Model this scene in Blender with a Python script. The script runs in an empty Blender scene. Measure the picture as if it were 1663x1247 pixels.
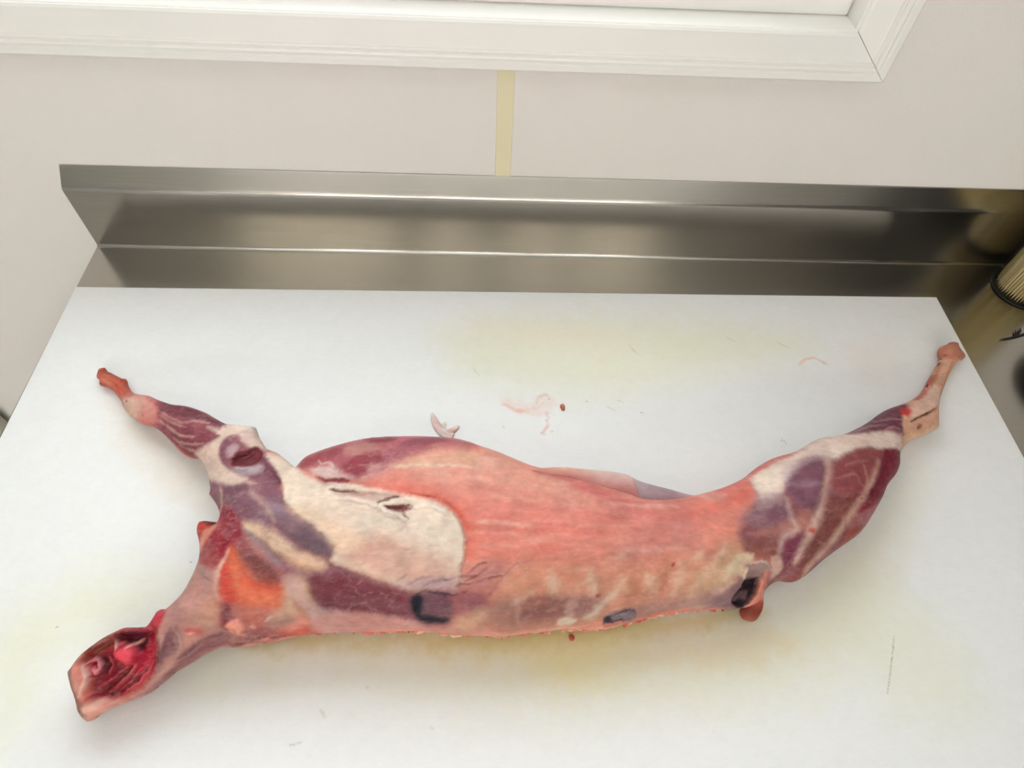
import bpy, bmesh, math, random
import numpy as np
from mathutils import Vector, Matrix

# ================================================================= camera, world, lamps, exposure
scene = bpy.context.scene
col = scene.collection
BENCH_Z = 0.90                                  # height of the worktop above the floor
YS = 0.0977                                     # face of the upstand
YW = 0.1207                                     # face of the back wall

def cam_axes(pitch, yaw, roll):
    cp, sp = math.cos(pitch), math.sin(pitch)
    Z = Matrix.Rotation(yaw, 3, 'Z')
    fw, up, rt = Z @ Vector((0, cp, -sp)), Z @ Vector((0, sp, cp)), Z @ Vector((1, 0, 0))
    c, s = math.cos(roll), math.sin(roll)
    return c*rt + s*up, -s*rt + c*up, fw

cd = bpy.data.cameras.new('camera')
cam = bpy.data.objects.new('camera', cd); col.objects.link(cam)
rt, up, fw = cam_axes(0.954878, -0.074532, 0.073061)
cam.matrix_world = Matrix(((rt.x, up.x, -fw.x, 0.5518), (rt.y, up.y, -fw.y, -0.61568), (rt.z, up.z, -fw.z, 0.67498 + BENCH_Z), (0, 0, 0, 1)))
cd.sensor_fit = 'HORIZONTAL'; cd.sensor_width = 36; cd.lens = 36*1044.78/1663
cd.clip_start = .02; cd.clip_end = 50
scene.camera = cam

scene.view_settings.view_transform = 'Standard'
scene.view_settings.look = 'None'
scene.view_settings.gamma = 1
scene.view_settings.use_curve_mapping = False
scene.view_settings.exposure = -0.03

# the window opening lets the sky in: a portal that only guides the sampling
pl = bpy.data.lights.new('window_portal', 'AREA'); pl.shape = 'RECTANGLE'; pl.size = 1.33; pl.size_y = .99
po = bpy.data.objects.new('window_portal', pl); col.objects.link(po)
po.location = (.296, YW+.145, BENCH_Z+.8165); po.rotation_euler = (math.radians(-90), 0, 0)
pl.cycles.is_portal = True

world = bpy.data.worlds.new('overcast_sky'); scene.world = world; world.use_nodes = True
bg = world.node_tree.nodes['Background']
bg.inputs['Color'].default_value = (0.93, 0.965, 1.0, 1); bg.inputs['Strength'].default_value = 5.6

LAMP_MAIN, LAMP_BACK, FILL_FAR = 2.7, 7.5, 20.0                 # strength of the tube diffusers and the added far fill

# ================================================================= helpers
def lin(h):
    c = [((h >> s) & 255)/255 for s in (16, 8, 0)]
    return [x/12.92 if x <= .04045 else ((x+.055)/1.055)**2.4 for x in c]

def empty(name, loc=(0, 0, 0), rz=0.0, label=None, cat=None, group=None, kind=None):
    o = bpy.data.objects.new(name, None); col.objects.link(o)
    o.location = loc; o.rotation_euler = (0, 0, rz); o.empty_display_size = .05
    return tag(o, label, cat, group, kind)

def tag(o, label=None, cat=None, group=None, kind=None):
    if label: o['label'] = label
    if cat: o['category'] = cat
    if group: o['group'] = group
    if kind: o['kind'] = kind
    return o

def link(name, me, mats, parent=None, smooth=False, keep=True):
    o = bpy.data.objects.new(name, me); col.objects.link(o)
    for m in (mats if isinstance(mats, (list, tuple)) else [mats]): me.materials.append(m)
    if smooth: me.polygons.foreach_set('use_smooth', [True]*len(me.polygons))
    if parent:
        bpy.context.view_layer.update()
        o.parent = parent
        o.matrix_parent_inverse = Matrix.Identity(4)
        if keep: o.location = -parent.location if parent.rotation_euler.z == 0 else (0, 0, 0)
    return o

def from_bm(name, bm, mats, parent=None, smooth=False, keep=True):
    bmesh.ops.recalc_face_normals(bm, faces=bm.faces)
    me = bpy.data.meshes.new(name); bm.to_mesh(me); bm.free()
    return link(name, me, mats, parent, smooth, keep)

def box(bm, a, b, bevel=0.0, seg=2):
    x0, y0, z0 = a; x1, y1, z1 = b
    vs = [bm.verts.new(p) for p in ((x0,y0,z0),(x1,y0,z0),(x1,y1,z0),(x0,y1,z0),(x0,y0,z1),(x1,y0,z1),(x1,y1,z1),(x0,y1,z1))]
    fs = [bm.faces.new([vs[i] for i in f]) for f in ((0,3,2,1),(4,5,6,7),(0,1,5,4),(1,2,6,5),(2,3,7,6),(3,0,4,7))]
    if bevel:
        es = list({e for f in fs for e in f.edges})
        bmesh.ops.bevel(bm, geom=es, offset=bevel, segments=seg, profile=.5, affect='EDGES')
    return bm

def prism(bm, prof, x0, x1, m0=0.0, m1=0.0, base=0.0):
    """profile of (y, z) points swept along x; m0/m1 mitre the ends with z"""
    A = [bm.verts.new((x0 + m0*(z-base), y, z)) for y, z in prof]
    B = [bm.verts.new((x1 + m1*(z-base), y, z)) for y, z in prof]
    n = len(prof)
    for i in range(n): bm.faces.new((A[i], A[(i+1) % n], B[(i+1) % n], B[i]))
    bm.faces.new(A[::-1]); bm.faces.new(B)
    return bm

def tube(bm, pts, rad, n=10, cap=True):
    pts = [Vector(p) for p in pts]
    rad = rad if isinstance(rad, (list, tuple)) else [rad]*len(pts)
    rings = []; ref = Vector((0.13, .21, 1)).normalized()
    for i, p in enumerate(pts):
        t = (pts[min(i+1, len(pts)-1)] - pts[max(i-1, 0)]).normalized()
        s = t.cross(ref)
        if s.length < .05: s = t.cross(Vector((1, 0, 0)))
        s.normalize(); q = s.cross(t)
        rings.append([bm.verts.new(p + rad[i]*(math.cos(2*math.pi*k/n)*s + math.sin(2*math.pi*k/n)*q)) for k in range(n)])
    for a, b in zip(rings, rings[1:]):
        for k in range(n): bm.faces.new((a[k], a[(k+1) % n], b[(k+1) % n], b[k]))
    if cap: bm.faces.new(rings[0][::-1]); bm.faces.new(rings[-1])
    return rings

def lathe(bm, prof, c=(0, 0, 0), n=48):
    rings = []
    for r, z in prof:
        if r < 1e-6: rings.append([bm.verts.new((c[0], c[1], c[2]+z))])
        else: rings.append([bm.verts.new((c[0]+r*math.cos(2*math.pi*k/n), c[1]+r*math.sin(2*math.pi*k/n), c[2]+z)) for k in range(n)])
    for a, b in zip(rings, rings[1:]):
        for k in range(n):
            k2 = (k+1) % n
            if len(a) == 1 and len(b) == 1: continue
            if len(a) == 1: bm.faces.new((a[0], b[k2], b[k]))
            elif len(b) == 1: bm.faces.new((a[k], a[k2], b[0]))
            else: bm.faces.new((a[k], a[k2], b[k2], b[k]))

class Mat:
    def __init__(s, name):
        s.m = bpy.data.materials.new(name); s.m.use_nodes = True
        s.t = s.m.node_tree; s.b = s.t.nodes['Principled BSDF']
    def n(s, typ, **kw):
        nd = s.t.nodes.new(typ)
        for k, v in kw.items():
            if k in nd.inputs: nd.inputs[k].default_value = v
            else: setattr(nd, k, v)
        return nd
    def l(s, a, ao, b, bi): s.t.links.new(a.outputs[ao], b.inputs[bi])
    def set(s, **kw):
        for k, v in kw.items(): s.b.inputs[k.replace('_', ' ')].default_value = v
        return s
    def coords(s, scale=(1, 1, 1), out='Object'):
        tc = s.n('ShaderNodeTexCoord'); mp = s.n('ShaderNodeMapping'); mp.inputs['Scale'].default_value = scale
        s.l(tc, out, mp, 'Vector'); return mp
    def noise(s, scale, mp=None, detail=3, rough=.55):
        nz = s.n('ShaderNodeTexNoise'); nz.inputs['Scale'].default_value = scale
        nz.inputs['Detail'].default_value = detail; nz.inputs['Roughness'].default_value = rough
        s.l(mp or s.coords(), 'Vector', nz, 'Vector'); return nz
    def ramp(s, nd, stops, out='Fac'):
        r = s.n('ShaderNodeValToRGB'); e = r.color_ramp.elements
        while len(e) < len(stops): e.new(.5)
        for el, (p, c) in zip(e, stops): el.position = p; el.color = tuple(c) + (1,) if len(c) == 3 else c
        s.l(nd, out, r, 'Fac'); return r
    def bump(s, nd, strength, dist, out='Fac', prev=None):
        b = s.n('ShaderNodeBump'); b.inputs['Strength'].default_value = strength; b.inputs['Distance'].default_value = dist
        s.l(nd, out, b, 'Height')
        if prev: s.l(prev, 'Normal', b, 'Normal')
        s.l(b, 'Normal', s.b, 'Normal'); return b

def plain(name, hexcol, rough=.5, **kw):
    m = Mat(name); m.set(Base_Color=tuple(lin(hexcol)) + (1,), Roughness=rough, **kw)
    nz = m.noise(60); c = lin(hexcol)
    r = m.ramp(nz, [(.3, [x*.94 for x in c]), (.7, [min(1, x*1.05) for x in c])]); m.l(r, 'Color', m.b, 'Base Color')
    return m.m

def wall_paint(name, hexcol, grain=.35):
    m = Mat(name); c = lin(hexcol); m.set(Roughness=.72)
    big = m.noise(1.7, detail=2)
    r = m.ramp(big, [(.35, [c[0]*.975, c[1]*.985, c[2]*.965]), (.65, [c[0]*1.02, c[1], c[2]*1.01])]); m.l(r, 'Color', m.b, 'Base Color')
    m.bump(m.noise(420, detail=2), grain, .0012)
    return m.m

def steel_mat(name, base=(.50, .475, .435), rough=.20):
    m = Mat(name); m.set(Metallic=1.0, Roughness=rough, Anisotropic=.55)
    mp = m.coords((3, 260, 260)); nz = m.noise(4.0, mp, 4, .6)
    sm = m.noise(3.5, m.coords((1, 2.5, 2.5)), 2, .4)
    r = m.ramp(nz, [(.3, [x*.93 for x in base]), (.7, [x*1.05 for x in base])])
    mx = m.n('ShaderNodeMixRGB', blend_type='MULTIPLY'); mx.inputs['Fac'].default_value = .35
    r2 = m.ramp(sm, [(.2, (.80, .78, .74)), (.8, (1, 1, 1))])
    m.l(r, 'Color', mx, 'Color1'); m.l(r2, 'Color', mx, 'Color2'); m.l(mx, 'Color', m.b, 'Base Color')
    m.bump(nz, .05, .0002)
    tg = m.n('ShaderNodeTangent', direction_type='RADIAL', axis='X'); m.l(tg, 'Tangent', m.b, 'Tangent')
    return m.m

def vcol_mat(name, rough, bump_scale, bump_d, sss=0.0, coat=0.0, mottled=.12):
    m = Mat(name); at = m.n('ShaderNodeVertexColor', layer_name='tissue')
    nz = m.noise(260, m.coords((.45, 1, 1)), 4, .65); n2 = m.noise(60, None, 4, .6)
    r = m.ramp(nz, [(.3, (1-mottled,)*3), (.7, (1+mottled*.6,)*3)]); r2 = m.ramp(n2, [(.35, (1-mottled, 1-mottled*1.3, 1-mottled*1.2)), (.65, (1, 1, 1))])
    a = m.n('ShaderNodeMixRGB', blend_type='MULTIPLY'); a.inputs['Fac'].default_value = 1
    b = m.n('ShaderNodeMixRGB', blend_type='MULTIPLY'); b.inputs['Fac'].default_value = 1
    m.l(at, 'Color', a, 'Color1'); m.l(r, 'Color', a, 'Color2'); m.l(a, 'Color', b, 'Color1'); m.l(r2, 'Color', b, 'Color2')
    m.l(b, 'Color', m.b, 'Base Color')
    m.set(Roughness=rough, Coat_Weight=coat, Coat_Roughness=.3)
    if sss:
        m.set(Subsurface_Weight=sss, Subsurface_Radius=(1, .35, .22), Subsurface_Scale=.006)
    p = m.bump(m.noise(bump_scale, m.coords((.5, 1, 1)), 4, .6), .5, bump_d)
    return m.m

M = {}
M['wall'] = wall_paint('roller_painted_wall', 0xE6E0DB)
M['dark_wall'] = wall_paint('dark_green_wall', 0x2A2C26)
M['slate_wall'] = wall_paint('slate_wall', 0xA2A4A4)
M['ceiling'] = wall_paint('ceiling_paint', 0xEDECE8)
M['floor'] = plain('grey_floor_sheet', 0xB4B0A8, .5)
M['gloss_white'] = wall_paint('white_gloss_paint', 0xEFEDE8, .012); M['gloss_white'].node_tree.nodes['Principled BSDF'].inputs['Roughness'].default_value = .35
M['strip'] = wall_paint('beige_strip', 0xE4DAB8, .25)
M['pipe'] = plain('grey_white_pipe', 0xB9BAAC, .4)
M['steel'] = steel_mat('brushed_steel')
M['black'] = plain('black_plastic', 0x161B19, .35)
M['cord'] = plain('black_cable', 0x17140F, .6)
M['housing'] = plain('lamp_housing', 0xE8E8E8, .5)

def bamboo():
    m = Mat('bamboo'); mp = m.coords((900, 900, 6)); nz = m.noise(1, mp, 3)
    oi = m.n('ShaderNodeObjectInfo')
    r = m.ramp(nz, [(.3, lin(0xC2A45A)), (.7, lin(0xE8D49A))])
    r2 = m.ramp(oi, [(0, lin(0xC8A85A)), (.5, lin(0xE0CB88)), (1, lin(0xEFE0B0))], 'Random')
    mx = m.n('ShaderNodeMixRGB', blend_type='MIX'); mx.inputs['Fac'].default_value = .6
    m.l(r, 'Color', mx, 'Color1'); m.l(r2, 'Color', mx, 'Color2'); m.l(mx, 'Color', m.b, 'Base Color'); m.set(Roughness=.55)
    return m.m
M['bamboo'] = bamboo()

def glassy(name, tint, amount):
    m = Mat(name); t = m.t; t.nodes.remove(m.b); out = t.nodes['Material Output']
    tr = m.n('ShaderNodeBsdfTransparent'); tr.inputs['Color'].default_value = tuple(tint) + (1,)
    gl = m.n('ShaderNodeBsdfGlossy'); gl.inputs['Roughness'].default_value = .05
    lw = m.n('ShaderNodeLayerWeight'); lw.inputs['Blend'].default_value = .5
    pw = m.n('ShaderNodeMath', operation='POWER'); pw.inputs[1].default_value = 4.0; m.l(lw, 'Facing', pw, 0)
    mth = m.n('ShaderNodeMath', operation='MULTIPLY_ADD'); mth.inputs[1].default_value = .6; mth.inputs[2].default_value = amount
    m.l(pw, 'Value', mth, 0)
    mx = m.n('ShaderNodeMixShader'); m.l(mth, 'Value', mx, 'Fac'); m.l(tr, 'BSDF', mx, 1); m.l(gl, 'BSDF', mx, 2); m.l(mx, 'Shader', out, 'Surface')
    return m.m
M['pane'] = glassy('window_pane', (.95, .97, .97), .02)
M['clear'] = glassy('clear_plastic', (.95, .955, .95), .02)

def emit(name, c, s):
    m = Mat(name); m.set(Base_Color=(.9, .9, .9, 1), Emission_Color=tuple(c) + (1,), Emission_Strength=s); return m.m
M['lamp_main'] = emit('main_diffuser', (1.0, .99, .98), LAMP_MAIN)
M['lamp_back'] = emit('back_diffuser', (1.0, .93, .76), LAMP_BACK)
M['fill_far'] = emit('far_fill_panel', (1.0, .99, .99), FILL_FAR)

# ================================================================= room shell (z measured from the floor)
X0, X1, Y0, H = -1.35, 2.25, -5.2, 2.5
WX0, WX1, WZ0, WZ1 = -0.37, 0.962, BENCH_Z+.333, BENCH_Z+1.30     # window opening
def slab(name, a, b, m):
    return tag(from_bm(name, box(bmesh.new(), a, b), m), kind='structure')
slab('floor', (X0-.1, Y0-.1, -.1), (X1+.1, YW+.14, 0), M['floor'])
slab('ceiling', (X0-.1, Y0-.1, H), (X1+.1, YW+.14, H+.1), M['ceiling'])
slab('wall_left', (X0-.1, Y0-.1, 0), (X0, YW+.14, H), M['slate_wall'])
slab('wall_right', (X1, Y0-.1, 0), (X1+.1, YW+.14, H), M['dark_wall'])
slab('wall_front', (X0, Y0-.1, 0), (X1, Y0, H), M['ceiling'])
bm = bmesh.new()
T = YW + .14
box(bm, (X0, YW, 0), (X1, T, WZ0)); box(bm, (X0, YW, WZ1), (X1, T, H))
box(bm, (X0, YW, WZ0), (WX0, T, WZ1)); box(bm, (WX1, YW, WZ0), (X1, T, WZ1))
tag(from_bm('wall_back', bm, M['wall']), kind='structure')

# the flat strip on the wall between window and upstand
tag(from_bm('trim_1', box(bmesh.new(), (.5628, YW-.0012, BENCH_Z+.10), (.5836, YW+.002, BENCH_Z+.2815), .0005, 1), M['strip']), kind='structure')

# ---------------- window
win = empty('window_1', (0, 0, 0), kind='structure')
# cross-section of the casing: (distance from outer edge, how far it stands proud)
CAS = [(0, 0), (0, .0205), (.0015, .022), (.0075, .022), (.009, .0205), (.0100, .0200), (.0112, .0222), (.0140, .0228), (.0160, .0218), (.0170, .0200),
       (.0182, .0205), (.0200, .0212), (.0212, .0200), (.0220, .0178), (.0230, .0172), (.0480, .0140), (.0510, .0125), (.0515, .010), (.0515, 0)]
OX0, OX1, OZ0, OZ1 = WX0-.0515, WX1+.0515, WZ0-.0515, WZ1+.0515
def casing(name, side):
    bm = bmesh.new(); A = []; B = []
    for d, p in CAS:
        y = YW - p
        if side == 'b': a, b = (OX0+d, y, OZ0+d), (OX1-d, y, OZ0+d)
        if side == 't': a, b = (OX0+d, y, OZ1-d), (OX1-d, y, OZ1-d)
        if side == 'r': a, b = (OX1-d, y, OZ0+d), (OX1-d, y, OZ1-d)
        if side == 'l': a, b = (OX0+d, y, OZ0+d), (OX0+d, y, OZ1-d)
        g = .0004                                   # the mitre joint stays open a hair
        a, b = Vector(a), Vector(b); t = (b-a).normalized()*g
        A.append(bm.verts.new(a+t)); B.append(bm.verts.new(b-t))
    n = len(CAS)
    for i in range(n-1): bm.faces.new((A[i], A[i+1], B[i+1], B[i]))
    bm.faces.new((A[-1], A[0], B[0], B[-1])); bm.faces.new(A[::-1]); bm.faces.new(B)
    return from_bm('casing', bm, M['gloss_white'], win)
for s in 'btrl': casing('casing', s)
bm = bmesh.new()                                     # sill board and jamb linings
box(bm, (WX0, YW-.011, WZ0-.004), (WX1, YW+.10, WZ0+.0012), .0008, 1)
from_bm('sill', bm, M['gloss_white'], win)
for xa, xb in ((WX0-.004, WX0+.002), (WX1-.002, WX1+.004)):
    from_bm('jamb_lining', box(bmesh.new(), (xa, YW-.008, WZ0), (xb, YW+.10, WZ1)), M['gloss_white'], win)
fy = YW + .022                                       # the fixed frame stands back in the reveal
def rail(name, a, b, bv=.003): return from_bm(name, box(bmesh.new(), a, b, bv, 2), M['gloss_white'], win, True)
rail('frame_rail', (WX0+.0022, fy, WZ0+.001), (WX1-.0022, fy+.05, WZ0+.026)); rail('frame_rail', (WX0+.0022, fy, WZ1-.03), (WX1-.0022, fy+.05, WZ1-.0003))
rail('frame_stile', (WX1-.022, fy+.0003, WZ0+.0255), (WX1-.0022, fy+.05, WZ1-.0295)); rail('frame_stile', (WX0+.0022, fy+.0003, WZ0+.0255), (WX0+.022, fy+.05, WZ1-.0295))
sy = fy + .014
rail('sash_rail', (WX0+.022, sy, WZ0+.024), (WX1-.022, sy+.035, WZ0+.075)); rail('sash_rail', (WX0+.022, sy, WZ1-.08), (WX1-.022, sy+.035, WZ1-.028))
rail('sash_stile', (WX1-.070, sy-.0004, WZ0+.0745), (WX1-.0215, sy+.035, WZ1-.0795)); rail('sash_stile', (WX0+.0215, sy-.0004, WZ0+.0745), (WX0+.070, sy+.035, WZ1-.0795))
from_bm('glass_pane', box(bmesh.new(), (WX0+.065, sy+.016, WZ0+.07), (WX1-.065, sy+.020, WZ1-.075)), M['pane'], win)

# ---------------- ceiling lamps, then fill panels added at the far end
def ceiling_lamp(x, y, lx, ly, mat, label):
    t = empty('ceiling_light', (x, y, H-.06), label=label, cat='light')
    from_bm('housing', box(bmesh.new(), (-lx/2-.02, -ly/2-.02, .012), (lx/2+.02, ly/2+.02, .06), .004), M['housing'], t, keep=False)
    from_bm('diffuser', box(bmesh.new(), (-lx/2, -ly/2, 0), (lx/2, ly/2, .0125), .002), mat, t, keep=False)
ceiling_lamp(.55, -.74, 1.9, .20, M['lamp_main'], 'long white ceiling light over the front of the bench')
ceiling_lamp(-.30, -1.75, .75, .18, M['lamp_back'], 'long yellowish ceiling light at left of the rear row')
ceiling_lamp(.365, -1.75, .22, .18, M['lamp_back'], 'short yellowish ceiling light, second from left of the rear row')
ceiling_lamp(.80, -1.75, .24, .18, M['lamp_back'], 'short yellowish ceiling light, second from right of the rear row')
ceiling_lamp(1.22, -1.75, .36, .18, M['lamp_back'], 'yellowish ceiling light at right end of the rear row')

for x, w in ((-.55, 'left'), (.45, 'middle'), (1.45, 'right')):  # unseen fill panels, added to brighten the back wall from the front
    ceiling_lamp(x, -4.2, .62, 1.25, M['fill_far'], f'added white fill light panel at the back of the room, {w} one of three')
# ---------------- vertical pipe on the wall, left of the bench
t = empty('wall_pipe', (-.462, YW-.030, 0), label='grey vertical pipe on the wall at the left of the steel bench', cat='pipe')
bm = bmesh.new(); tube(bm, [(0, 0, z) for z in (0, .4, .8, H-.001)], .027, 20); from_bm('pipe_run', bm, M['pipe'], t, True, keep=False)
for z in (.28, .62):
    bm = bmesh.new(); tube(bm, [(0, 0, z), (0, 0, z+.02)], .031, 20); box(bm, (-.008, .024, z+.002), (.008, .0295, z+.018)); from_bm('clamp', bm, M['housing'], t, False, keep=False)

# ================================================================= steel bench
BX0, BX1, BY0 = -0.0138, 1.80, -.640
bench = empty('steel_bench', ((BX0+BX1)/2, -.27, 0), label='long brushed steel work bench with a raised back upstand against the wall', cat='bench')
z = BENCH_Z
def arc(cy, cz, r, a0, a1, n): return [(cy + r*math.cos(math.radians(a0+(a1-a0)*k/n)), cz + r*math.sin(math.radians(a0+(a1-a0)*k/n))) for k in range(n+1)]
top = arc(BY0+.012, z-.012, .012, 180, 90, 6) + [(YS+.012, z)] + [(YS+.012, z-.0015), (BY0+.013, z-.0015), (BY0+.0015, z-.012), (BY0+.0015, z-.045), (BY0, z-.045)]
from_bm('worktop', prism(bmesh.new(), top, BX0, BX1), M['steel'], bench)
f1, f2 = 67.5, 45
hs, c1, c2 = 0.1007, .0216, .0226
r = .005
prof = [(YS+.0001-r, z+.0002)] + arc(YS-r, z+.0002+r, r, -90, 0, 8)[1:] + [(YS, z+hs-.004)]
# soft fold to the sloping top, then a narrow lip running back to the wall
for k in range(1, 6):
    a = k/6; p0, p1, p2 = Vector((YS, z+hs-.004)), Vector((YS, z+hs)), Vector((YS+.0028, z+hs+.0029))
    q = p0*(1-a)**2 + p1*2*a*(1-a) + p2*a*a; prof.append((q.x, q.y))
prof += [(YS+.0028, z+hs+.0029), (YS+c1-.0012, z+hs+c2-.0012), (YS+c1-.0002, z+hs+c2-.0004), (YS+c1+.001, z+hs+c2), (YW-.0006, z+hs+c2), (YW-.0006, z-.0005), (YS-r, z-.0005)]
o = from_bm('upstand', prism(bmesh.new(), prof, BX0+.001, BX1), M['steel'], bench)
for xx in (BX0+.05, BX1-.05):
    for yy in (BY0+.06, -.02):
        bm = bmesh.new(); tube(bm, [(xx, yy, .03), (xx, yy, z-.02)], .02, 16); tube(bm, [(xx, yy, 0), (xx, yy, .03)], [.024, .02], 16); from_bm('leg', bm, M['steel'], bench, True)
from_bm('lower_shelf', box(bmesh.new(), (BX0+.03, BY0+.04, .20), (BX1-.03, .0, .23), .003, 1), M['steel'], bench)

# ---------------------------------------------------------------- carcass shape (numpy)
ELEV = math.radians(66.0)
SE, CE = math.sin(ELEV), math.cos(ELEV)
GRID = 0.0012
SOFT, FINE = 1.35, .0009

def vnoise(x, y, seed=0):
    """smooth value noise, -1..1"""
    xi = np.floor(x).astype(np.int64); yi = np.floor(y).astype(np.int64)
    fx = x - xi; fy = y - yi
    fx = fx*fx*fx*(fx*(fx*6-15)+10); fy = fy*fy*fy*(fy*(fy*6-15)+10)
    def h(a, b):
        n = (a*374761393 + b*668265263 + seed*974711) & 0xffffffff
        n = ((n ^ (n >> 13))*1274126177) & 0xffffffff
        n = n ^ (n >> 16)
        return (n & 0xffff)/32767.5 - 1.0
    return ((h(xi, yi)*(1-fx) + h(xi+1, yi)*fx)*(1-fy) + (h(xi, yi+1)*(1-fx) + h(xi+1, yi+1)*fx)*fy)

def fbm(x, y, scale, octs=3, seed=0):
    r = 0; a = 1.0; f = 1.0/scale; s = 0
    for o in range(octs):
        r = r + a*vnoise(x*f + 17.3*o, y*f - 9.1*o, seed+o); s += a; a *= .55; f *= 2.03
    return r/s

def catmull(pts, sub):
    p = np.asarray(pts, float); n = len(p); out = []
    p0, p1, p2, p3 = np.roll(p, 1, 0), p, np.roll(p, -1, 0), np.roll(p, -2, 0)
    for k in range(sub):
        t = k/sub
        out.append(.5*(2*p1 + (p2-p0)*t + (2*p0-5*p1+4*p2-p3)*t*t + (3*p1-p0-3*p2+p3)*t**3))
    return np.stack(out, 1).reshape(-1, p.shape[1])

def seg_dist(x, y, P, Q):
    """least distance from points to segments P->Q, plus the parameter of the nearest one"""
    best = np.full(x.shape, 1e9); par = np.zeros(x.shape)
    for i in range(len(P)):
        ax, ay = P[i]; dx, dy = Q[i][0]-ax, Q[i][1]-ay
        L = dx*dx + dy*dy + 1e-18
        t = np.clip(((x-ax)*dx + (y-ay)*dy)/L, 0, 1)
        d = (x-ax-t*dx)**2 + (y-ay-t*dy)**2
        m = d < best
        best[m] = d[m]; par[m] = i + t[m]
    return np.sqrt(best), par

def inside(x, y, P):
    r = np.zeros(x.shape, bool); n = len(P)
    for i in range(n):
        x1, y1 = P[i]; x2, y2 = P[(i+1) % n]
        if y1 == y2: continue
        c = ((y1 > y) != (y2 > y)) & (x < (x2-x1)*(y-y1)/(y2-y1) + x1)
        r ^= c
    return r

def sdist(x, y, P):
    d, _ = seg_dist(x, y, P, np.roll(P, -1, 0))
    return np.where(inside(x, y, P), d, -d)

def neigh(a):
    p = np.pad(a, 1, mode='edge')
    return p[:-2, 1:-1] + p[2:, 1:-1] + p[1:-1, :-2] + p[1:-1, 2:]

def relax(f, mask, src, its):
    """solve  laplace f = -src  inside the mask, f fixed outside (red-black SOR)"""
    ii, jj = np.indices(f.shape)
    red = mask & ((ii+jj) % 2 == 0); blk = mask & ((ii+jj) % 2 == 1)
    for _ in range(its):
        for m in (red, blk):
            n = (neigh(f) + src)*.25
            f[m] += 1.7*(n[m]-f[m])
    return f

def upsample(a, shape):
    r = np.linspace(0, a.shape[0]-1, shape[0]); c = np.linspace(0, a.shape[1]-1, shape[1])
    r0 = np.clip(np.floor(r).astype(int), 0, a.shape[0]-2); c0 = np.clip(np.floor(c).astype(int), 0, a.shape[1]-2)
    fr = (r-r0)[:, None]; fc = (c-c0)[None]
    return ((a[r0][:, c0]*(1-fc) + a[r0][:, c0+1]*fc)*(1-fr) + (a[r0+1][:, c0]*(1-fc) + a[r0+1][:, c0+1]*fc)*fr)

def body_fields(outline):
    """outline: closed list of (u, w) in metres in the plane seen from the side the
    body was inflated along; returns grids of position, thickness and mid height"""
    P = catmull(outline, 3)
    u0, w0 = P.min(0) - 4*GRID; u1, w1 = P.max(0) + 4*GRID
    nu = int((u1-u0)/GRID/4)*4 + 5; nw = int((w1-w0)/GRID/4)*4 + 5
    us = u0 + np.arange(nu)*GRID; ws = w0 + np.arange(nw)*GRID
    U, Wg = np.meshgrid(us, ws)
    # coarse level
    Uc, Wc = U[::4, ::4], Wg[::4, ::4]; g4 = GRID*4
    dc = sdist(Uc, Wc, P)
    mc = dc > 0
    ph = relax(np.zeros(Uc.shape), mc, 2*g4*g4, 500)
    T = np.sqrt(np.maximum(ph, 0))
    R = T.copy(); sl = .22*g4
    for _ in range(40):
        p = np.pad(R, 1)
        R = np.maximum.reduce([R, p[:-2, 1:-1]-sl, p[2:, 1:-1]-sl, p[1:-1, :-2]-sl, p[1:-1, 2:]-sl,
                               p[:-2, :-2]-sl*1.41, p[2:, 2:]-sl*1.41, p[2:, :-2]-sl*1.41, p[:-2, 2:]-sl*1.41])
    for _ in range(6): R = neigh(R)*.25
    k = np.interp(R, [.012, .03, .06, .10], [.95, .82, .66, .56])
    gy, gx = np.gradient(dc); gn = -gy/np.maximum(np.hypot(gx, gy), 1e-9)
    bz = R*k*1.05*(1 + .38*gn)
    zm = np.where(mc, R*k, bz)
    # keep the rim values just outside, relax the inside
    far = dc < -3*g4
    zm = np.where(far, 0.01, zm)
    zm = relax(zm, mc, 0.0, 300)
    for _ in range(3): zm = np.where(dc > -3*g4, neigh(zm)*.25, zm)
    d = sdist_fine(U, Wg, P, dc)
    m = d > 0
    phf = relax(np.where(m, upsample(ph, U.shape), 0), m, 2*GRID*GRID, 60)
    Rf = upsample(R, U.shape); kf = upsample(k, U.shape)
    T = np.sqrt(np.maximum(phf, 0))
    dd = np.maximum(d, 0)
    Ta = np.sqrt(dd*np.maximum(2*Rf*1.15-dd, dd))
    bl = np.clip(dd/.006, 0, 1)
    T = np.where(m, (T*bl + np.minimum(Ta, T+.004)*(1-bl)), 0)*kf
    return dict(U=U, W=Wg, d=d, T=T, Z=upsample(zm, U.shape), R=Rf, P=P, U0=u0, W0=w0)

def sdist_fine(U, Wg, P, dc):
    est = upsample(dc, U.shape)
    d = est.copy()
    near = np.abs(est) < .012
    d[near] = sdist(U[near], Wg[near], P)
    return d

def body_points(F, relief):
    """front and back surface points of the grid"""
    sm = F['Z']/SE
    sf = sm + F['T'] + relief
    sb = sm - F['T']
    def pt(s):
        s = np.maximum(s, .0006/SE)
        return np.stack([F['U'], F['W']/SE - s*CE, s*SE], -1)
    return pt(sf), pt(sb)

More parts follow.
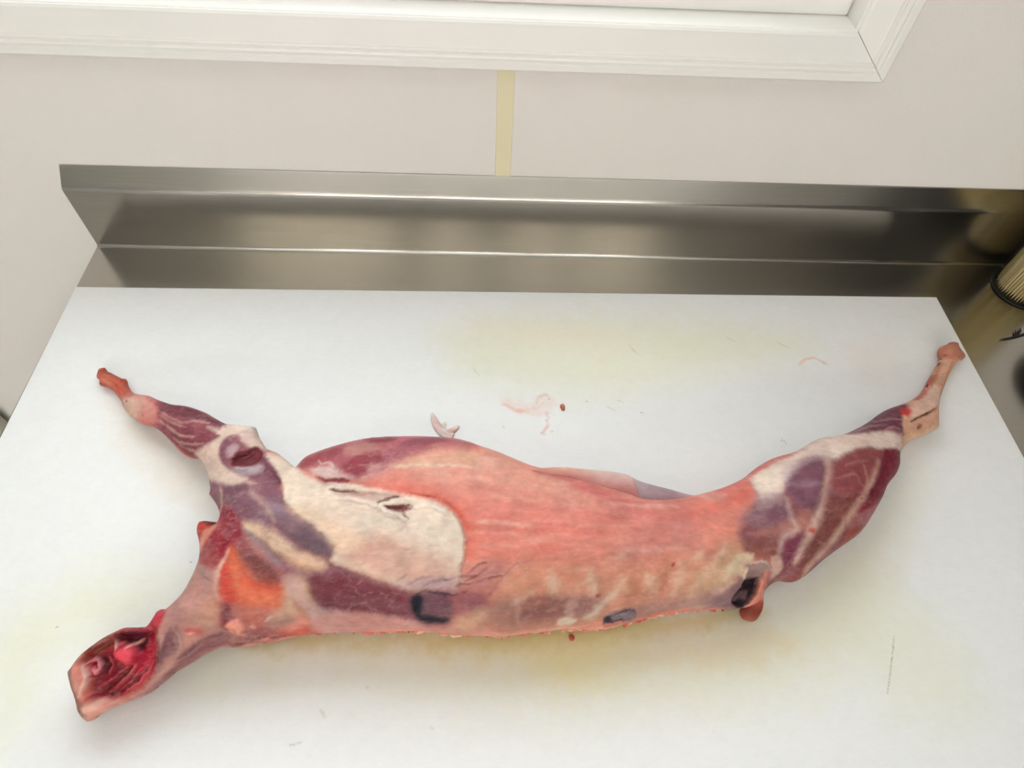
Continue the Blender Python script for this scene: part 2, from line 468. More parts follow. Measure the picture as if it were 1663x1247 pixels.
def paint_eval(F, ops, base):
    U, W = F['U'], F['W']
    col = np.empty(U.shape + (3,)); col[:] = base
    rel = np.zeros(U.shape)
    wu = fbm(U, W, .022, 4, 3); ww = fbm(U, W, .022, 4, 11)
    fu = fbm(U, W, .006, 3, 23); fw = fbm(U, W, .006, 3, 31)
    hu = fbm(U, W, .0022, 2, 71); hv = fbm(U, W, .0022, 2, 79)
    wv = .5 + .5*fbm(U, W, .011, 3, 83)
    for kind, rgb, soft, alpha, hgt, warp, streak, extra, pts in ops:
        p = np.array(pts, float).reshape(-1, 2)*1e-4
        soft *= 1e-4; wd = extra*1e-4
        pad = soft*1.5 + wd + warp*1e-4*2 + .002
        i0 = np.searchsorted(W[:, 0], p[:, 1].min()-pad); i1 = np.searchsorted(W[:, 0], p[:, 1].max()+pad)
        j0 = np.searchsorted(U[0], p[:, 0].min()-pad); j1 = np.searchsorted(U[0], p[:, 0].max()+pad)
        if i1 <= i0 or j1 <= j0: continue
        sl = (slice(i0, i1), slice(j0, j1))
        wp = warp*1e-4
        x = U[sl] + wu[sl]*wp + fu[sl]*wp*.6 + hu[sl]*FINE*min(1, wp/.0008); y = W[sl] + ww[sl]*wp + fw[sl]*wp*.6 + hv[sl]*FINE*min(1, wp/.0008)
        soft = soft*SOFT
        if kind == 'p':
            if len(p) > 3: p = catmull(p, 2)
            d = sdist(x, y, p)
            m = np.clip(.5 + d/(2*soft), 0, 1)
        else:
            if len(p) > 2:
                q = np.vstack([2*p[0]-p[1], p, 2*p[-1]-p[-2]]); out = []
                for i in range(1, len(q)-2):
                    for t in (0, .25, .5, .75):
                        out.append(.5*(2*q[i] + (q[i+1]-q[i-1])*t + (2*q[i-1]-5*q[i]+4*q[i+1]-q[i+2])*t*t + (3*q[i]-q[i-1]-3*q[i+1]+q[i+2])*t**3))
                out.append(p[-1]); p = np.array(out)
            d, par = seg_dist(x, y, p[:-1], p[1:])
            tt = par/(len(p)-1)
            hw = wd*.5*(.35 + .65*np.sqrt(np.clip(4*tt*(1-tt), 0, 1)))
            m = np.clip((hw + soft*.5 - d)/np.maximum(soft, 1e-5), 0, 1)*(.45 + .75*wv[sl]).clip(0, 1)
        m = m*m*(3-2*m)
        if hgt: rel[sl] += m*hgt*1.5e-4
        if streak:
            q = p - p.mean(0)
            ev, evec = np.linalg.eigh(q.T @ q)
            ax = evec[:, 1]
            a = x*ax[0] + y*ax[1]; b = -x*ax[1] + y*ax[0]
            n = fbm(a/6, b, .0045, 3, 41)
            m = m*np.clip(1 - streak*.5 + streak*1.1*n, 0, 1)
        if alpha:
            m = (m*alpha)[..., None]
            col[sl] = col[sl]*(1-m) + m*np.array(rgb)
    return col, rel



# ================================================================= cutting board
BOARD_W, BOARD_D, BOARD_T = 1.2, .615, .018
BOARD_Z = BENCH_Z + .0004
ROT = 0.00862
GAIN = 0.85
def board():
    g = .0015; nx, ny = int(BOARD_W/g)+1, int(BOARD_D/g)+1
    us = np.linspace(0, BOARD_W, nx); ws = np.linspace(-BOARD_D, 0, ny)
    U, W_ = np.meshgrid(us, ws)
    F = dict(U=U, W=W_)
    c, _ = paint_eval(F, BOARD_OPS, np.array(lin(0xe6e6e4)))
    c = np.clip(c*BGAIN, 0, .93)
    e = .0012
    Z = np.full(U.shape, BOARD_T)
    rim = (U < 1e-9) | (U > BOARD_W-1e-9) | (W_ > -1e-9) | (W_ < -BOARD_D+1e-9)
    Z[rim] -= e
    V = np.stack([U, W_, Z], -1).reshape(-1, 3)
    idx = np.arange(nx*ny).reshape(ny, nx)
    Q = np.stack([idx[:-1, :-1], idx[:-1, 1:], idx[1:, 1:], idx[1:, :-1]], -1).reshape(-1, 4).tolist()
    loop = list(idx[0, :]) + list(idx[1:, -1]) + list(idx[-1, -2::-1]) + list(idx[-2:0:-1, 0])
    nb = len(V); low = V[loop].copy(); low[:, 2] = 0
    V = np.vstack([V, low]); L = len(loop)
    for i in range(L): Q.append([loop[(i+1) % L], loop[i], nb+i, nb+(i+1) % L])
    Q.append([nb+i for i in range(L)][::-1])
    me = bpy.data.meshes.new('cutting_board'); me.from_pydata(V.tolist(), [], [[int(k) for k in f] for f in Q]); me.update()
    a = me.color_attributes.new('tissue', 'FLOAT_COLOR', 'POINT')
    cc = np.ones((len(V), 4)); cc[:nb, :3] = c.reshape(-1, 3); cc[nb:, :3] = np.array(lin(0xe6e6e4))*BGAIN
    a.data.foreach_set('color', cc.ravel())
    o = link('cutting_board', me, vcol_mat('white_cutting_board', .42, 900, .0002, 0, 0, .02))
    o.location = (0, 0, BOARD_Z); o.rotation_euler = (0, 0, ROT)
    return tag(o, 'large white plastic cutting board with faint yellow stains, lying on the steel bench', 'cutting board')
BGAIN = 0.95
BOARD_OPS = [(k, lin(c), s, a, h, wp, st, ex, p) for k, c, s, a, h, wp, st, ex, p in [('p',0xDEDABA,396,0.8,0,140,0,0,[2675,-4704,3791,-4493,5590,-4516,6820,-4472,8352,-4369,9138,-4125,9647,-3999,9256,-4739,8223,-5115,6741,-5144,6157,-5212,5011,-5010,3844,-4831,3013,-4926]),
('p',0xE2D69C,231,0.85,0,120,0,0,[4990,-4595,6196,-4582,6878,-4503,6914,-4707,6519,-5034,6168,-5028,5887,-4750]),
('p',0xCDB872,92,0.75,0,80,0,0,[3389,-4546,5590,-4516,8104,-4335,8132,-4488,6800,-4648,5589,-4717,4169,-4670,3480,-4716]),
('p',0xE2C9A0,92,0.35,0,120,0,0,[6786,-4762,8369,-4551,8617,-4788,7673,-4888]),
('p',0xE0DFC6,396,0.8,0,120,0,0,[951,-4343,1581,-3988,2384,-4058,2231,-4358,1519,-4633,1438,-5005,1278,-5397,842,-4624]),
('p',0xDFDDC0,330,0.75,0,140,0,0,[4964,-747,6031,-465,8135,-492,9905,-903,8133,-1426,6834,-1719,6377,-1628,5299,-1446]),
('p',0xE6D8C2,198,0.5,0,120,0,0,[5368,-614,6776,-564,7400,-929,6417,-991]),
('p',0xE2CFB0,198,0.35,0,150,0,0,[1060,-1838,2361,-2744,2636,-3335,2106,-3045,1389,-2428]),  # beige shade beside the raised foreleg, painted into the board colour
('p',0xE0DCC0,264,0.5,0,150,0,0,[9046,-3994,9969,-3298,10541,-2755,10594,-2994,9714,-4000,8929,-4376]),
('p',0xE0E0CC,264,0.6,0,120,0,0,[9117,-4189,10055,-4326,10261,-5309,9344,-5345]),
('p',0xE6D8CC,198,0.4,0,150,0,0,[10416,-898,11036,-838,10703,-1506,10278,-1311]),
('p',0xE6D0C6,40,0.7,0,80,0.5,0,[5722,-1725,6061,-1815,6369,-1768,6280,-1994,5904,-2013]),
('l',0xE0AE98,26,0.75,0,40,0.6,59,[5742,-1862,5869,-1942,6040,-1977]),
('l',0xD9A090,26,0.75,0,40,0.6,46,[6103,-1905,6257,-1722,6306,-1795]),
('l',0xDF9E8A,26,0.75,0,40,0.6,40,[6236,-1976,6270,-2169,6219,-2289]),
('l',0xE2B4A0,26,0.75,0,40,0.6,40,[5890,-1977,6133,-1923,6226,-1859]),
('l',0xB06A5A,10,0.8,0,5,0,16,[6175,-2281,6197,-2289]),
('l',0xB06A5A,10,0.8,0,5,0,16,[6291,-1795,6313,-1804]),
('l',0xB06A5A,10,0.8,0,5,0,16,[6236,-2108,6258,-2117]),
('l',0xB06A5A,10,0.8,0,5,0,16,[6302,-2255,6324,-2264]),
('l',0xE6C0A4,20,0.8,0,20,0,40,[9616,-1236,9750,-1144,9878,-1132]),
('l',0xC86A4A,20,0.8,0,20,0,20,[9856,-1122,9929,-1183,9972,-1233]),
('l',0xE6B8A0,20,0.8,0,20,0,40,[9943,-1193,10013,-1233]),
('l',0x868C7C,7,0.8,0,5,0,11,[9626,-4627,9498,-4886,9353,-5176]),
('l',0x9A9C84,8,0.7,0,5,0,10,[5344,-1310,5454,-1464]),
('l',0x9A9C84,8,0.7,0,5,0,10,[8754,-788,8870,-872]),
('l',0x9A9C84,8,0.7,0,5,0,10,[9426,-866,9566,-970]),
('l',0x9A9C84,8,0.7,0,5,0,10,[4013,-5201,4069,-5278]),
('l',0x9A9C84,8,0.7,0,5,0,10,[7171,-1810,7221,-1846]),
('l',0x9A9C84,8,0.7,0,5,0,10,[7419,-1972,7459,-2007]),
('l',0x9A9C84,8,0.7,0,5,0,10,[9090,-2354,9128,-2439]),
('l',0x9A9C84,8,0.7,0,5,0,10,[7007,-1901,7113,-1973]),
('l',0x9A9C84,8,0.7,0,5,0,10,[4406,-5016,4443,-5054]),
('l',0x9A9C84,8,0.7,0,5,0,10,[3787,-5493,3892,-5475]),
('l',0x9A9C84,8,0.7,0,5,0,10,[5028,-5370,5057,-5400]),
('l',0x9A9C84,8,0.7,0,5,0,10,[7400,-929,7502,-1082]),
('l',0x9A9C84,8,0.7,0,5,0,10,[5715,-2171,5751,-2222]),
('l',0x6E7068,7,0.8,0,5,0,13,[6762,-1830,6777,-1839]),
('l',0x6E7068,7,0.8,0,5,0,13,[7424,-1990,7438,-1999]),
('l',0x6E7068,7,0.8,0,5,0,13,[9074,-2388,9086,-2396]),
('l',0x6E7068,7,0.8,0,5,0,13,[1406,-4452,1420,-4458]),
('l',0x6E7068,7,0.8,0,5,0,13,[2505,-3826,2519,-3832]),
('l',0xCFD0C4,7,0.166629,0,5,0,8,[3112,-1126,3206,-1146,3297,-1146]),
('l',0xCFD0C4,7,0.205482,0,5,0,8,[5094,-5322,5256,-5429,5415,-5524]),
('l',0xCFD0C4,7,0.2036,0,5,0,8,[6348,-2272,6426,-2259,6505,-2229]),
('l',0xCFD0C4,7,0.198359,0,5,0,8,[9444,-5054,9578,-5175,9713,-5284]),
('l',0xCFD0C4,7,0.370013,0,5,0,8,[4248,-4125,4451,-4247,4649,-4355]),
('l',0xCFD0C4,7,0.194448,0,5,0,8,[2318,-4010,2468,-4085,2613,-4147]),
('l',0xCFD0C4,7,0.28691,0,5,0,8,[5716,-1000,5958,-1290,6193,-1551]),
('l',0xCFD0C4,7,0.362011,0,5,0,8,[4302,-5274,4485,-5339,4665,-5394]),
('l',0xCFD0C4,7,0.19033,0,5,0,8,[6024,-3074,6154,-3140,6284,-3190]),
('l',0xCFD0C4,7,0.306588,0,5,0,8,[4297,-4909,4346,-4895,4394,-4869]),
('l',0xCFD0C4,7,0.39932,0,5,0,8,[3936,-3687,4048,-3718,4158,-3736]),
('l',0xCFD0C4,7,0.219076,0,5,0,8,[3058,-3058,3219,-3030,3378,-2986]),
('l',0xCFD0C4,7,0.376079,0,5,0,8,[4686,-4650,4821,-4655,4957,-4649]),
('l',0xCFD0C4,7,0.303858,0,5,0,8,[1590,-837,1801,-799,2009,-740]),
('l',0xCFD0C4,7,0.160703,0,5,0,8,[3372,-2601,3507,-2572,3640,-2526]),
('l',0xCFD0C4,7,0.389967,0,5,0,8,[7455,-5281,7588,-5421,7720,-5547]),
('l',0xCFD0C4,7,0.252607,0,5,0,8,[1197,-2355,1466,-2582,1722,-2787]),
('l',0xCFD0C4,7,0.197854,0,5,0,8,[9929,-4152,10002,-4232,10078,-4299]),
('l',0xCFD0C4,7,0.232827,0,5,0,8,[5390,-1345,5654,-1376,5919,-1389]),
('l',0xCFD0C4,7,0.240681,0,5,0,8,[566,-723,769,-657,968,-568]),
('l',0xCFD0C4,7,0.201979,0,5,0,8,[3694,-1077,3865,-1269,4031,-1437]),
('l',0xCFD0C4,7,0.18741,0,5,0,8,[1128,-795,1313,-736,1494,-657]),
('l',0xCFD0C4,7,0.180568,0,5,0,8,[1759,-3456,1973,-3434,2184,-3397]),
('l',0xCFD0C4,7,0.26944,0,5,0,8,[6129,-4781,6334,-4811,6540,-4831]),
('l',0xCFD0C4,7,0.212146,0,5,0,8,[3488,-3048,3607,-2992,3726,-2921]),
('l',0xCFD0C4,7,0.213598,0,5,0,8,[9116,-5057,9161,-5074,9210,-5081]),
('l',0xCFD0C4,7,0.185425,0,5,0,8,[3297,-1845,3523,-1810,3748,-1756]),
('l',0xCFD0C4,7,0.250741,0,5,0,8,[2415,-5310,2620,-5377,2820,-5434]),
('l',0xCFD0C4,7,0.273572,0,5,0,8,[9481,-4303,9618,-4431,9756,-4543]),
('l',0xCFD0C4,7,0.381144,0,5,0,8,[1785,-1870,2077,-2104,2356,-2315]),
('l',0xCFD0C4,7,0.353707,0,5,0,8,[4491,-4262,4654,-4375,4813,-4476]),
('l',0xCFD0C4,7,0.3807,0,5,0,8,[6148,-4270,6237,-4326,6327,-4368]),
('l',0xCFD0C4,7,0.317088,0,5,0,8,[11374,-827,11522,-1177,11671,-1492]),
('l',0xCFD0C4,7,0.316797,0,5,0,8,[2332,-5204,2503,-5159,2673,-5103]),
('l',0xCFD0C4,7,0.336624,0,5,0,8,[1375,-1586,1574,-1689,1765,-1773]),
('l',0xCFD0C4,7,0.153278,0,5,0,8,[10632,-1882,10952,-1738,11287,-1570]),
('l',0xCFD0C4,7,0.369469,0,5,0,8,[10305,-1155,10471,-1373,10641,-1566]),
('l',0xCFD0C4,7,0.232661,0,5,0,8,[6278,-5196,6429,-5177,6583,-5148]),
('l',0xCFD0C4,7,0.156598,0,5,0,8,[9218,-4824,9343,-4857,9472,-4879]),
('l',0xCFD0C4,7,0.302031,0,5,0,8,[1857,-3953,2063,-4007,2263,-4048]),
('l',0xCFD0C4,7,0.152638,0,5,0,8,[2466,-2780,2640,-2897,2808,-2997]),
('l',0xCFD0C4,7,0.24529,0,5,0,8,[8683,-5036,8832,-4998,8985,-4949]),
('l',0xCFD0C4,7,0.39157,0,5,0,8,[8923,-2482,9085,-2464,9252,-2429]),
('l',0xCFD0C4,7,0.278119,0,5,0,8,[1630,-1220,1906,-1359,2172,-1478]),
('l',0xCFD0C4,7,0.370331,0,5,0,8,[5343,-5101,5397,-5140,5451,-5168]),
('l',0xCFD0C4,7,0.349587,0,5,0,8,[2937,-2432,3094,-2557,3245,-2663]),
('l',0xCFD0C4,7,0.273564,0,5,0,8,[3250,-5128,3312,-5121,3372,-5102]),
('l',0xCFD0C4,7,0.151391,0,5,0,8,[4460,-3727,4645,-3887,4825,-4031]),
('l',0xCFD0C4,7,0.271062,0,5,0,8,[4222,-3740,4400,-3789,4576,-3825]),
('l',0xCFD0C4,7,0.341667,0,5,0,8,[1675,-2089,1830,-2210,1979,-2312]),
('l',0xCFD0C4,7,0.228318,0,5,0,8,[10313,-4185,10438,-4273,10566,-4347]),
('l',0xCFD0C4,7,0.366882,0,5,0,8,[9925,-3379,9998,-3487,10075,-3580]),
('l',0xCFD0C4,7,0.342761,0,5,0,8,[8496,-4103,8565,-4122,8638,-4128]),
('l',0xCFD0C4,7,0.185985,0,5,0,8,[4712,-4287,4771,-4276,4830,-4253]),
('l',0xCFD0C4,7,0.293996,0,5,0,8,[9394,-1608,9492,-1760,9594,-1890]),
('l',0xCFD0C4,7,0.384047,0,5,0,8,[4597,-4100,4710,-4066,4823,-4018]),
('l',0xCFD0C4,7,0.155793,0,5,0,8,[3158,-4235,3253,-4241,3347,-4235]),
('l',0xCFD0C4,7,0.351813,0,5,0,8,[2205,-5382,2397,-5495,2582,-5596]),
('l',0xCFD0C4,7,0.293466,0,5,0,8,[11088,-1461,11227,-1548,11373,-1614]),
('l',0xCFD0C4,7,0.312889,0,5,0,8,[9641,-4774,9683,-4839,9729,-4892])]]
board()

# ================================================================= carcass
OUTLINE = [(a*1e-5, b*1e-5) for a, b in [(8324,-13010),(8321,-12693),(8892,-12502),(9444,-13020),(10116,-13321),(11666,-14033),(12195,-14123),(12761,-15017),(13755,-15885),(14903,-16307),(16509,-16596),(17524,-17029),(19000,-17552),(20104,-17858),(21641,-18052),(23054,-18454),(24462,-18981),(25729,-19643),(27059,-20281),(28097,-20432),(29500,-20562),(30356,-20660),(30598,-20876),(30951,-21645),(31878,-22705),(32488,-23208),(33585,-23606),(34442,-24157),(35339,-24788),(36039,-25174),(36793,-24117),(38148,-23426),(40263,-22666),(42419,-22098),(44270,-21860),(47067,-21738),(49480,-21755),(52132,-21929),(53658,-22307),(54839,-22732),(56442,-23255),(57749,-23805),(60108,-24794),(61830,-25210),(63761,-25712),(66738,-26650),(69961,-27575),(71411,-28131),(72684,-28289),(74672,-28264),(77299,-27815),(78933,-27435),(79936,-27182),(81419,-26693),(83307,-25862),(84917,-24778),(87052,-23685),(90022,-22836),(93093,-21329),(95244,-21018),(96951,-20571),(100350,-19146),(103425,-17468),(106406,-16456),(108080,-15749),(109922,-14684),(111709,-13076),(113655,-11130),(114926,-9673),(115119,-8796),(115692,-7877),(116619,-7539),(117503,-7072),(118446,-7216),(118173,-8108),(118589,-9175),(118030,-9775),(117210,-10018),(115075,-12112),(112794,-14738),(111638,-16127),(110644,-17542),(110050,-18936),(109760,-19554),(107781,-20441),(105873,-21052),(104206,-22042),(102879,-23085),(102520,-24079),(101459,-25432),(99748,-26754),(98404,-28322),(96335,-30361),(94638,-31848),(92452,-33031),(89944,-34389),(87564,-35929),(86285,-36467),(85036,-36324),(84085,-36548),(83030,-37188),(82198,-38231),(80789,-38769),(79095,-38867),(77400,-38923),(75325,-39013),(73226,-39142),(71074,-39572),(69015,-39996),(66967,-40439),(64951,-40502),(62992,-40399),(60999,-40647),(59016,-40806),(57090,-40997),(55151,-40930),(53200,-40844),(51288,-40640),(49346,-40483),(47069,-40532),(44806,-40582),(42538,-40628),(40278,-40679),(38278,-40922),(35951,-41435),(34380,-41709),(32775,-41805),(31670,-41769),(30558,-42193),(29212,-43024),(28136,-43649),(27144,-44544),(26212,-45278),(24945,-45828),(23809,-46208),(22491,-46812),(21889,-47312),(21422,-47398),(20661,-46752),(20111,-45719),(19416,-44791),(19011,-43967),(18825,-43445),(19244,-42959),(19877,-41980),(21421,-40754),(22306,-40281),(23193,-39888),(24487,-39849),(25227,-39732),(25762,-38847),(25939,-38394),(26542,-38355),(27276,-37524),(27754,-36647),(28050,-35288),(28133,-34184),(27736,-32846),(27200,-31653),(27257,-30941),(27531,-30552),(28680,-30657),(29197,-30707),(29275,-30227),(28672,-29507),(27600,-28506),(27056,-27942),(27067,-27261),(26108,-25605),(25305,-24657),(24451,-24055),(23433,-24010),(22260,-23393),(20885,-22231),(19431,-21136),(18025,-20350),(16782,-20092),(15291,-19406),(13762,-18256),(12906,-17257),(12225,-16622),(11053,-15641),(9944,-15103),(9200,-14896),(9032,-14354),(8512,-13909),(8368,-13428)]]
OPS = [(k, lin(c), s, a, h, wp, st, ex, p) for k, c, s, a, h, wp, st, ex, p in [('p',0xE3A896,165,0.85,0,12,0.5,0,[4853,-2231,5383,-2260,5772,-2386,6184,-2512,6770,-2683,7046,-2852,6719,-2834,6096,-2820,5400,-2765,4910,-2749]),
('p',0xE2847A,132,0.75,0,30,0,0,[4911,-2768,5499,-2804,6498,-2896,7117,-2973,7659,-2931,8340,-2605,8216,-2826,7605,-3128,6882,-3108,6267,-3385,5695,-3418,5373,-3274,5311,-3053]),
('p',0xE07C6E,119,0.45,0,40,0,0,[5350,-3109,5792,-3033,6279,-3108,6565,-3276,6267,-3367,5695,-3346,5392,-3274]),
('p',0xD5656A,53,0.8,0,12,0.7,0,[5916,-2480,6398,-2533,6768,-2705,7076,-2841,7262,-2828,7708,-2793,8390,-2544,8320,-2652,7788,-2869,7323,-2992,6904,-2973,6612,-2835,6218,-2632]),
('p',0xDE6A5A,53,0.8,0,12,0.5,0,[7171,-3012,7564,-2911,8062,-2740,8347,-2605,8245,-2805,7763,-2930,7418,-3031]),
('p',0xE59C8E,33,0.6,0,12,0.6,0,[7343,-2932,7810,-2827,8116,-2718,8046,-2762,7738,-2890,7323,-2992]),
('p',0xBE7A76,92,0.65,0,40,0.4,0,[6764,-3277,7086,-3128,7400,-3109,7597,-3166,7471,-3318,7056,-3390,6813,-3425]),
('p',0xD0908C,66,0.5,0,30,0,0,[6992,-3070,7423,-3011,7513,-3070,7186,-3147]),
('p',0xCE9076,132,0.85,0,40,0,0,[5564,-3454,6266,-3421,6852,-3444,7465,-3375,8001,-3263,8013,-3807,7476,-3839,6664,-3971,5895,-4039,5327,-4008,5291,-3887,5567,-3704]),
('p',0x9C7064,66,0.85,0,30,0,0,[5420,-3794,5697,-3723,5884,-3707,6262,-3693,6608,-3716,6613,-3867,6274,-3963,5891,-3992,5514,-3986]),
('p',0x8A5450,40,0.85,0,40,0,0,[5865,-3761,6072,-3691,6300,-3712,6341,-3843,6153,-3898,5868,-3892]),
('p',0x96726C,33,0.6,0,30,0,0,[5679,-3759,5828,-3761,5830,-3872,5699,-3870]),
('p',0x9A6868,46,0.7,0,40,0,0,[6338,-3712,6569,-3697,6553,-3828,6381,-3863]),
('l',0xB6958A,33,0.8,0,20,0,59,[5846,-3706,5856,-3798,5851,-3950]),
('l',0xC09688,53,0.8,0,20,0,92,[6396,-3676,6321,-3805,6313,-3964]),
('p',0xC9A583,92,0.8,0,40,0,0,[7365,-3814,7450,-3656,7772,-3395,7976,-3282,7990,-3549,7869,-3741,7688,-3844]),
('p',0xA98480,66,0.85,0,30,0,0,[6909,-3818,7352,-3732,7863,-3682,8030,-3887,7281,-3878,6966,-3923]),
('p',0x8C6A70,53,0.8,0,30,0,0,[7619,-3737,7861,-3604,7991,-3530,8072,-3887,7688,-3844]),
('l',0xE3C6AE,99,0.7,6,40,0,119,[6157,-3664,6182,-3597,6177,-3529]),
('l',0xE3C6AE,99,0.7,6,40,0,112,[6531,-3660,6545,-3587,6530,-3514]),
('l',0xE3C6AE,99,0.7,6,40,0,112,[6745,-3663,6822,-3590,6868,-3517]),
('l',0xE3C6AE,99,0.7,6,40,0,119,[7106,-3708,7086,-3613,7038,-3520]),
('l',0xE3C6AE,99,0.7,6,40,0,92,[7289,-3702,7375,-3566,7439,-3431]),
('l',0xE3C6AE,99,0.7,6,40,0,132,[7508,-3356,7527,-3354,7513,-3352]),
('l',0xE3C6AE,99,0.7,6,40,0,106,[7474,-3715,7665,-3498,7850,-3282]),
('l',0xE3C6AE,99,0.7,6,40,0,92,[7719,-3699,7837,-3566,7935,-3434]),
('l',0xC98470,79,0.55,-7,30,0,119,[6348,-3639,6365,-3494,6385,-3349]),
('l',0xC98470,79,0.55,-7,30,0,119,[6628,-3643,6669,-3552,6712,-3461]),
('l',0xC98470,79,0.55,-7,30,0,106,[6964,-3686,6955,-3602,6948,-3518]),
('l',0xC98470,79,0.55,-7,30,0,119,[7207,-3691,7268,-3578,7334,-3467]),
('l',0xDCCBB4,33,0.9,0,20,0,86,[6205,-3960,6290,-3931,6377,-3933]),
('l',0xD8C4B0,53,0.8,0,20,0,79,[6441,-3904,6555,-3866,6609,-3772,6765,-3663]),
('l',0xE3B09A,33,0.9,0,8,0,59,[5327,-4019,5705,-4068,6091,-4040,6477,-4014,6673,-4006]),
('p',0x9A6C60,40,0.5,0,30,0,0,[6617,-3907,6850,-3835,7264,-3831,7306,-3911,6889,-3995]),
('l',0xE9B2A0,34,0.392394,0.2,15,0,46,[5386,-3045,5685,-3074,5986,-3075]),
('l',0xE9B2A0,28,0.319676,3,15,0,40,[7170,-2549,7618,-2598,8052,-2667]),
('l',0xF0C8B8,64,0.458175,-2.9,15,0,33,[6867,-3300,7177,-3293,7491,-3277]),
('l',0xE9B2A0,34,0.352876,-2.8,15,0,33,[7022,-2606,7416,-2639,7838,-2670]),
('l',0xD98A7C,55,0.478838,-2.3,15,0,39,[7358,-2782,7684,-2808,7968,-2832]),
('l',0xCC7268,42,0.359566,3,15,0,29,[6183,-3219,6358,-3228,6535,-3240]),
('l',0xC86A66,47,0.271035,0.4,15,0,17,[5997,-2430,6158,-2462,6320,-2488]),
('l',0xD98A7C,50,0.528122,-1.2,15,0,27,[5778,-3330,5924,-3328,6071,-3334]),
('l',0xF0C8B8,52,0.261009,-1.6,15,0,21,[5199,-2399,5575,-2477,5954,-2551]),
('l',0xF0C8B8,61,0.362668,-2,15,0,31,[7523,-2731,7804,-2737,8006,-2766]),
('l',0xF0C8B8,43,0.327393,-2,15,0,18,[5147,-3138,5481,-3143,5818,-3160]),
('l',0xD98A7C,52,0.264821,2.5,15,0,38,[5125,-2682,5512,-2737,5899,-2815]),
('l',0xE9B2A0,49,0.430407,2.1,15,0,43,[6186,-3327,6566,-3320,6955,-3318]),
('l',0xEDBDAC,37,0.287765,-1,15,0,28,[5753,-2927,5952,-2953,6152,-2967]),
('l',0xE9B2A0,27,0.278452,-0.3,15,0,20,[5604,-3300,5838,-3293,6074,-3310]),
('l',0xCC7268,51,0.368884,-1.9,15,0,44,[5329,-3206,5629,-3213,5932,-3196]),
('l',0xCC7268,58,0.512161,-3,15,0,38,[7338,-2749,7678,-2803,7964,-2842]),
('l',0xD98A7C,56,0.539201,-1.5,15,0,23,[6214,-2496,6599,-2541,6978,-2584]),
('l',0xCC7268,29,0.421895,0.6,15,0,31,[5364,-3078,5765,-3110,6169,-3139]),
('l',0xCC7268,34,0.434938,-2.6,15,0,22,[5795,-2914,6000,-2927,6205,-2950]),
('l',0xD98A7C,51,0.477974,-2.9,15,0,41,[6696,-2899,7096,-2933,7489,-2972]),
('l',0xC86A66,28,0.257485,-1.3,15,0,19,[6656,-2916,6943,-2939,7235,-2952]),
('l',0xC86A66,65,0.396035,-2.5,15,0,28,[6510,-2869,6765,-2901,7026,-2926]),
('l',0xC86A66,60,0.477558,1.2,15,0,35,[6206,-2923,6542,-2966,6885,-2999]),
('l',0xCC7268,62,0.407269,-2,15,0,28,[6812,-2742,7252,-2787,7665,-2822]),
('l',0xE9B2A0,56,0.340781,-0.2,15,0,19,[5483,-3222,5802,-3228,6125,-3208]),
('l',0xF0C8B8,30,0.424503,-2.8,15,0,28,[5249,-3283,5561,-3267,5876,-3268]),
('l',0xCC7268,41,0.429391,2.6,15,0,22,[6278,-3325,6679,-3334,7089,-3357]),
('l',0xE9B2A0,65,0.436513,-1.7,15,0,36,[6176,-2870,6487,-2877,6802,-2909]),
('l',0xEDBDAC,54,0.261781,-1.6,15,0,31,[5863,-3023,6237,-3042,6619,-3056]),
('l',0xC86A66,49,0.250898,2.5,15,0,28,[4977,-2876,5120,-2875,5264,-2895]),
('l',0xCC7268,50,0.422467,-0.2,15,0,24,[6069,-3224,6275,-3236,6484,-3228]),
('l',0xD98A7C,46,0.447425,0.2,15,0,46,[7030,-3131,7177,-3125,7321,-3140]),
('l',0xE9B2A0,51,0.355938,2.3,15,0,25,[6355,-2935,6685,-2958,7019,-2994]),
('l',0xE9B2A0,50,0.355711,-1.3,15,0,27,[5110,-2391,5393,-2436,5676,-2502]),
('l',0xF0C8B8,55,0.372525,0.1,15,0,32,[7069,-2911,7206,-2924,7345,-2924]),
('l',0xF0C8B8,27,0.439901,-0.8,15,0,35,[5170,-3160,5345,-3162,5520,-3155]),
('l',0xF0C8B8,62,0.315194,0.2,15,0,37,[6187,-3251,6433,-3251,6685,-3235]),
('l',0xD98A7C,51,0.253374,0.6,15,0,40,[7316,-3401,7558,-3404,7802,-3415]),
('l',0xCC7268,47,0.373764,-1.3,15,0,31,[6933,-3114,7107,-3120,7277,-3142]),
('l',0xE9B2A0,59,0.30348,-0.8,15,0,29,[6116,-3163,6514,-3191,6920,-3219]),
('l',0xEDBDAC,35,0.472019,0.2,15,0,46,[5272,-2363,5530,-2421,5790,-2458]),
('l',0xD98A7C,56,0.442261,0.9,15,0,29,[5909,-3346,6108,-3347,6310,-3331]),
('l',0xF0C8B8,58,0.507623,-1,15,0,18,[5610,-2816,5841,-2829,6073,-2860]),
('l',0xE9B2A0,53,0.368084,0.5,15,0,28,[6113,-2737,6282,-2734,6448,-2763]),
('l',0xD98A7C,27,0.479537,2.5,15,0,33,[6435,-3378,6611,-3377,6788,-3366]),
('l',0xC86A66,56,0.45791,-0.8,15,0,34,[5291,-2693,5516,-2733,5741,-2750]),
('l',0xE9B2A0,56,0.349958,-1.5,15,0,34,[5605,-3144,5948,-3180,6296,-3195]),
('l',0xCC7268,46,0.315462,1.3,15,0,25,[5298,-3097,5681,-3090,6070,-3100]),
('l',0xF0C8B8,37,0.502832,1.9,15,0,17,[5521,-3051,5734,-3058,5947,-3079]),
('l',0xD98A7C,48,0.461323,0.3,15,0,23,[5122,-3090,5409,-3103,5697,-3116]),
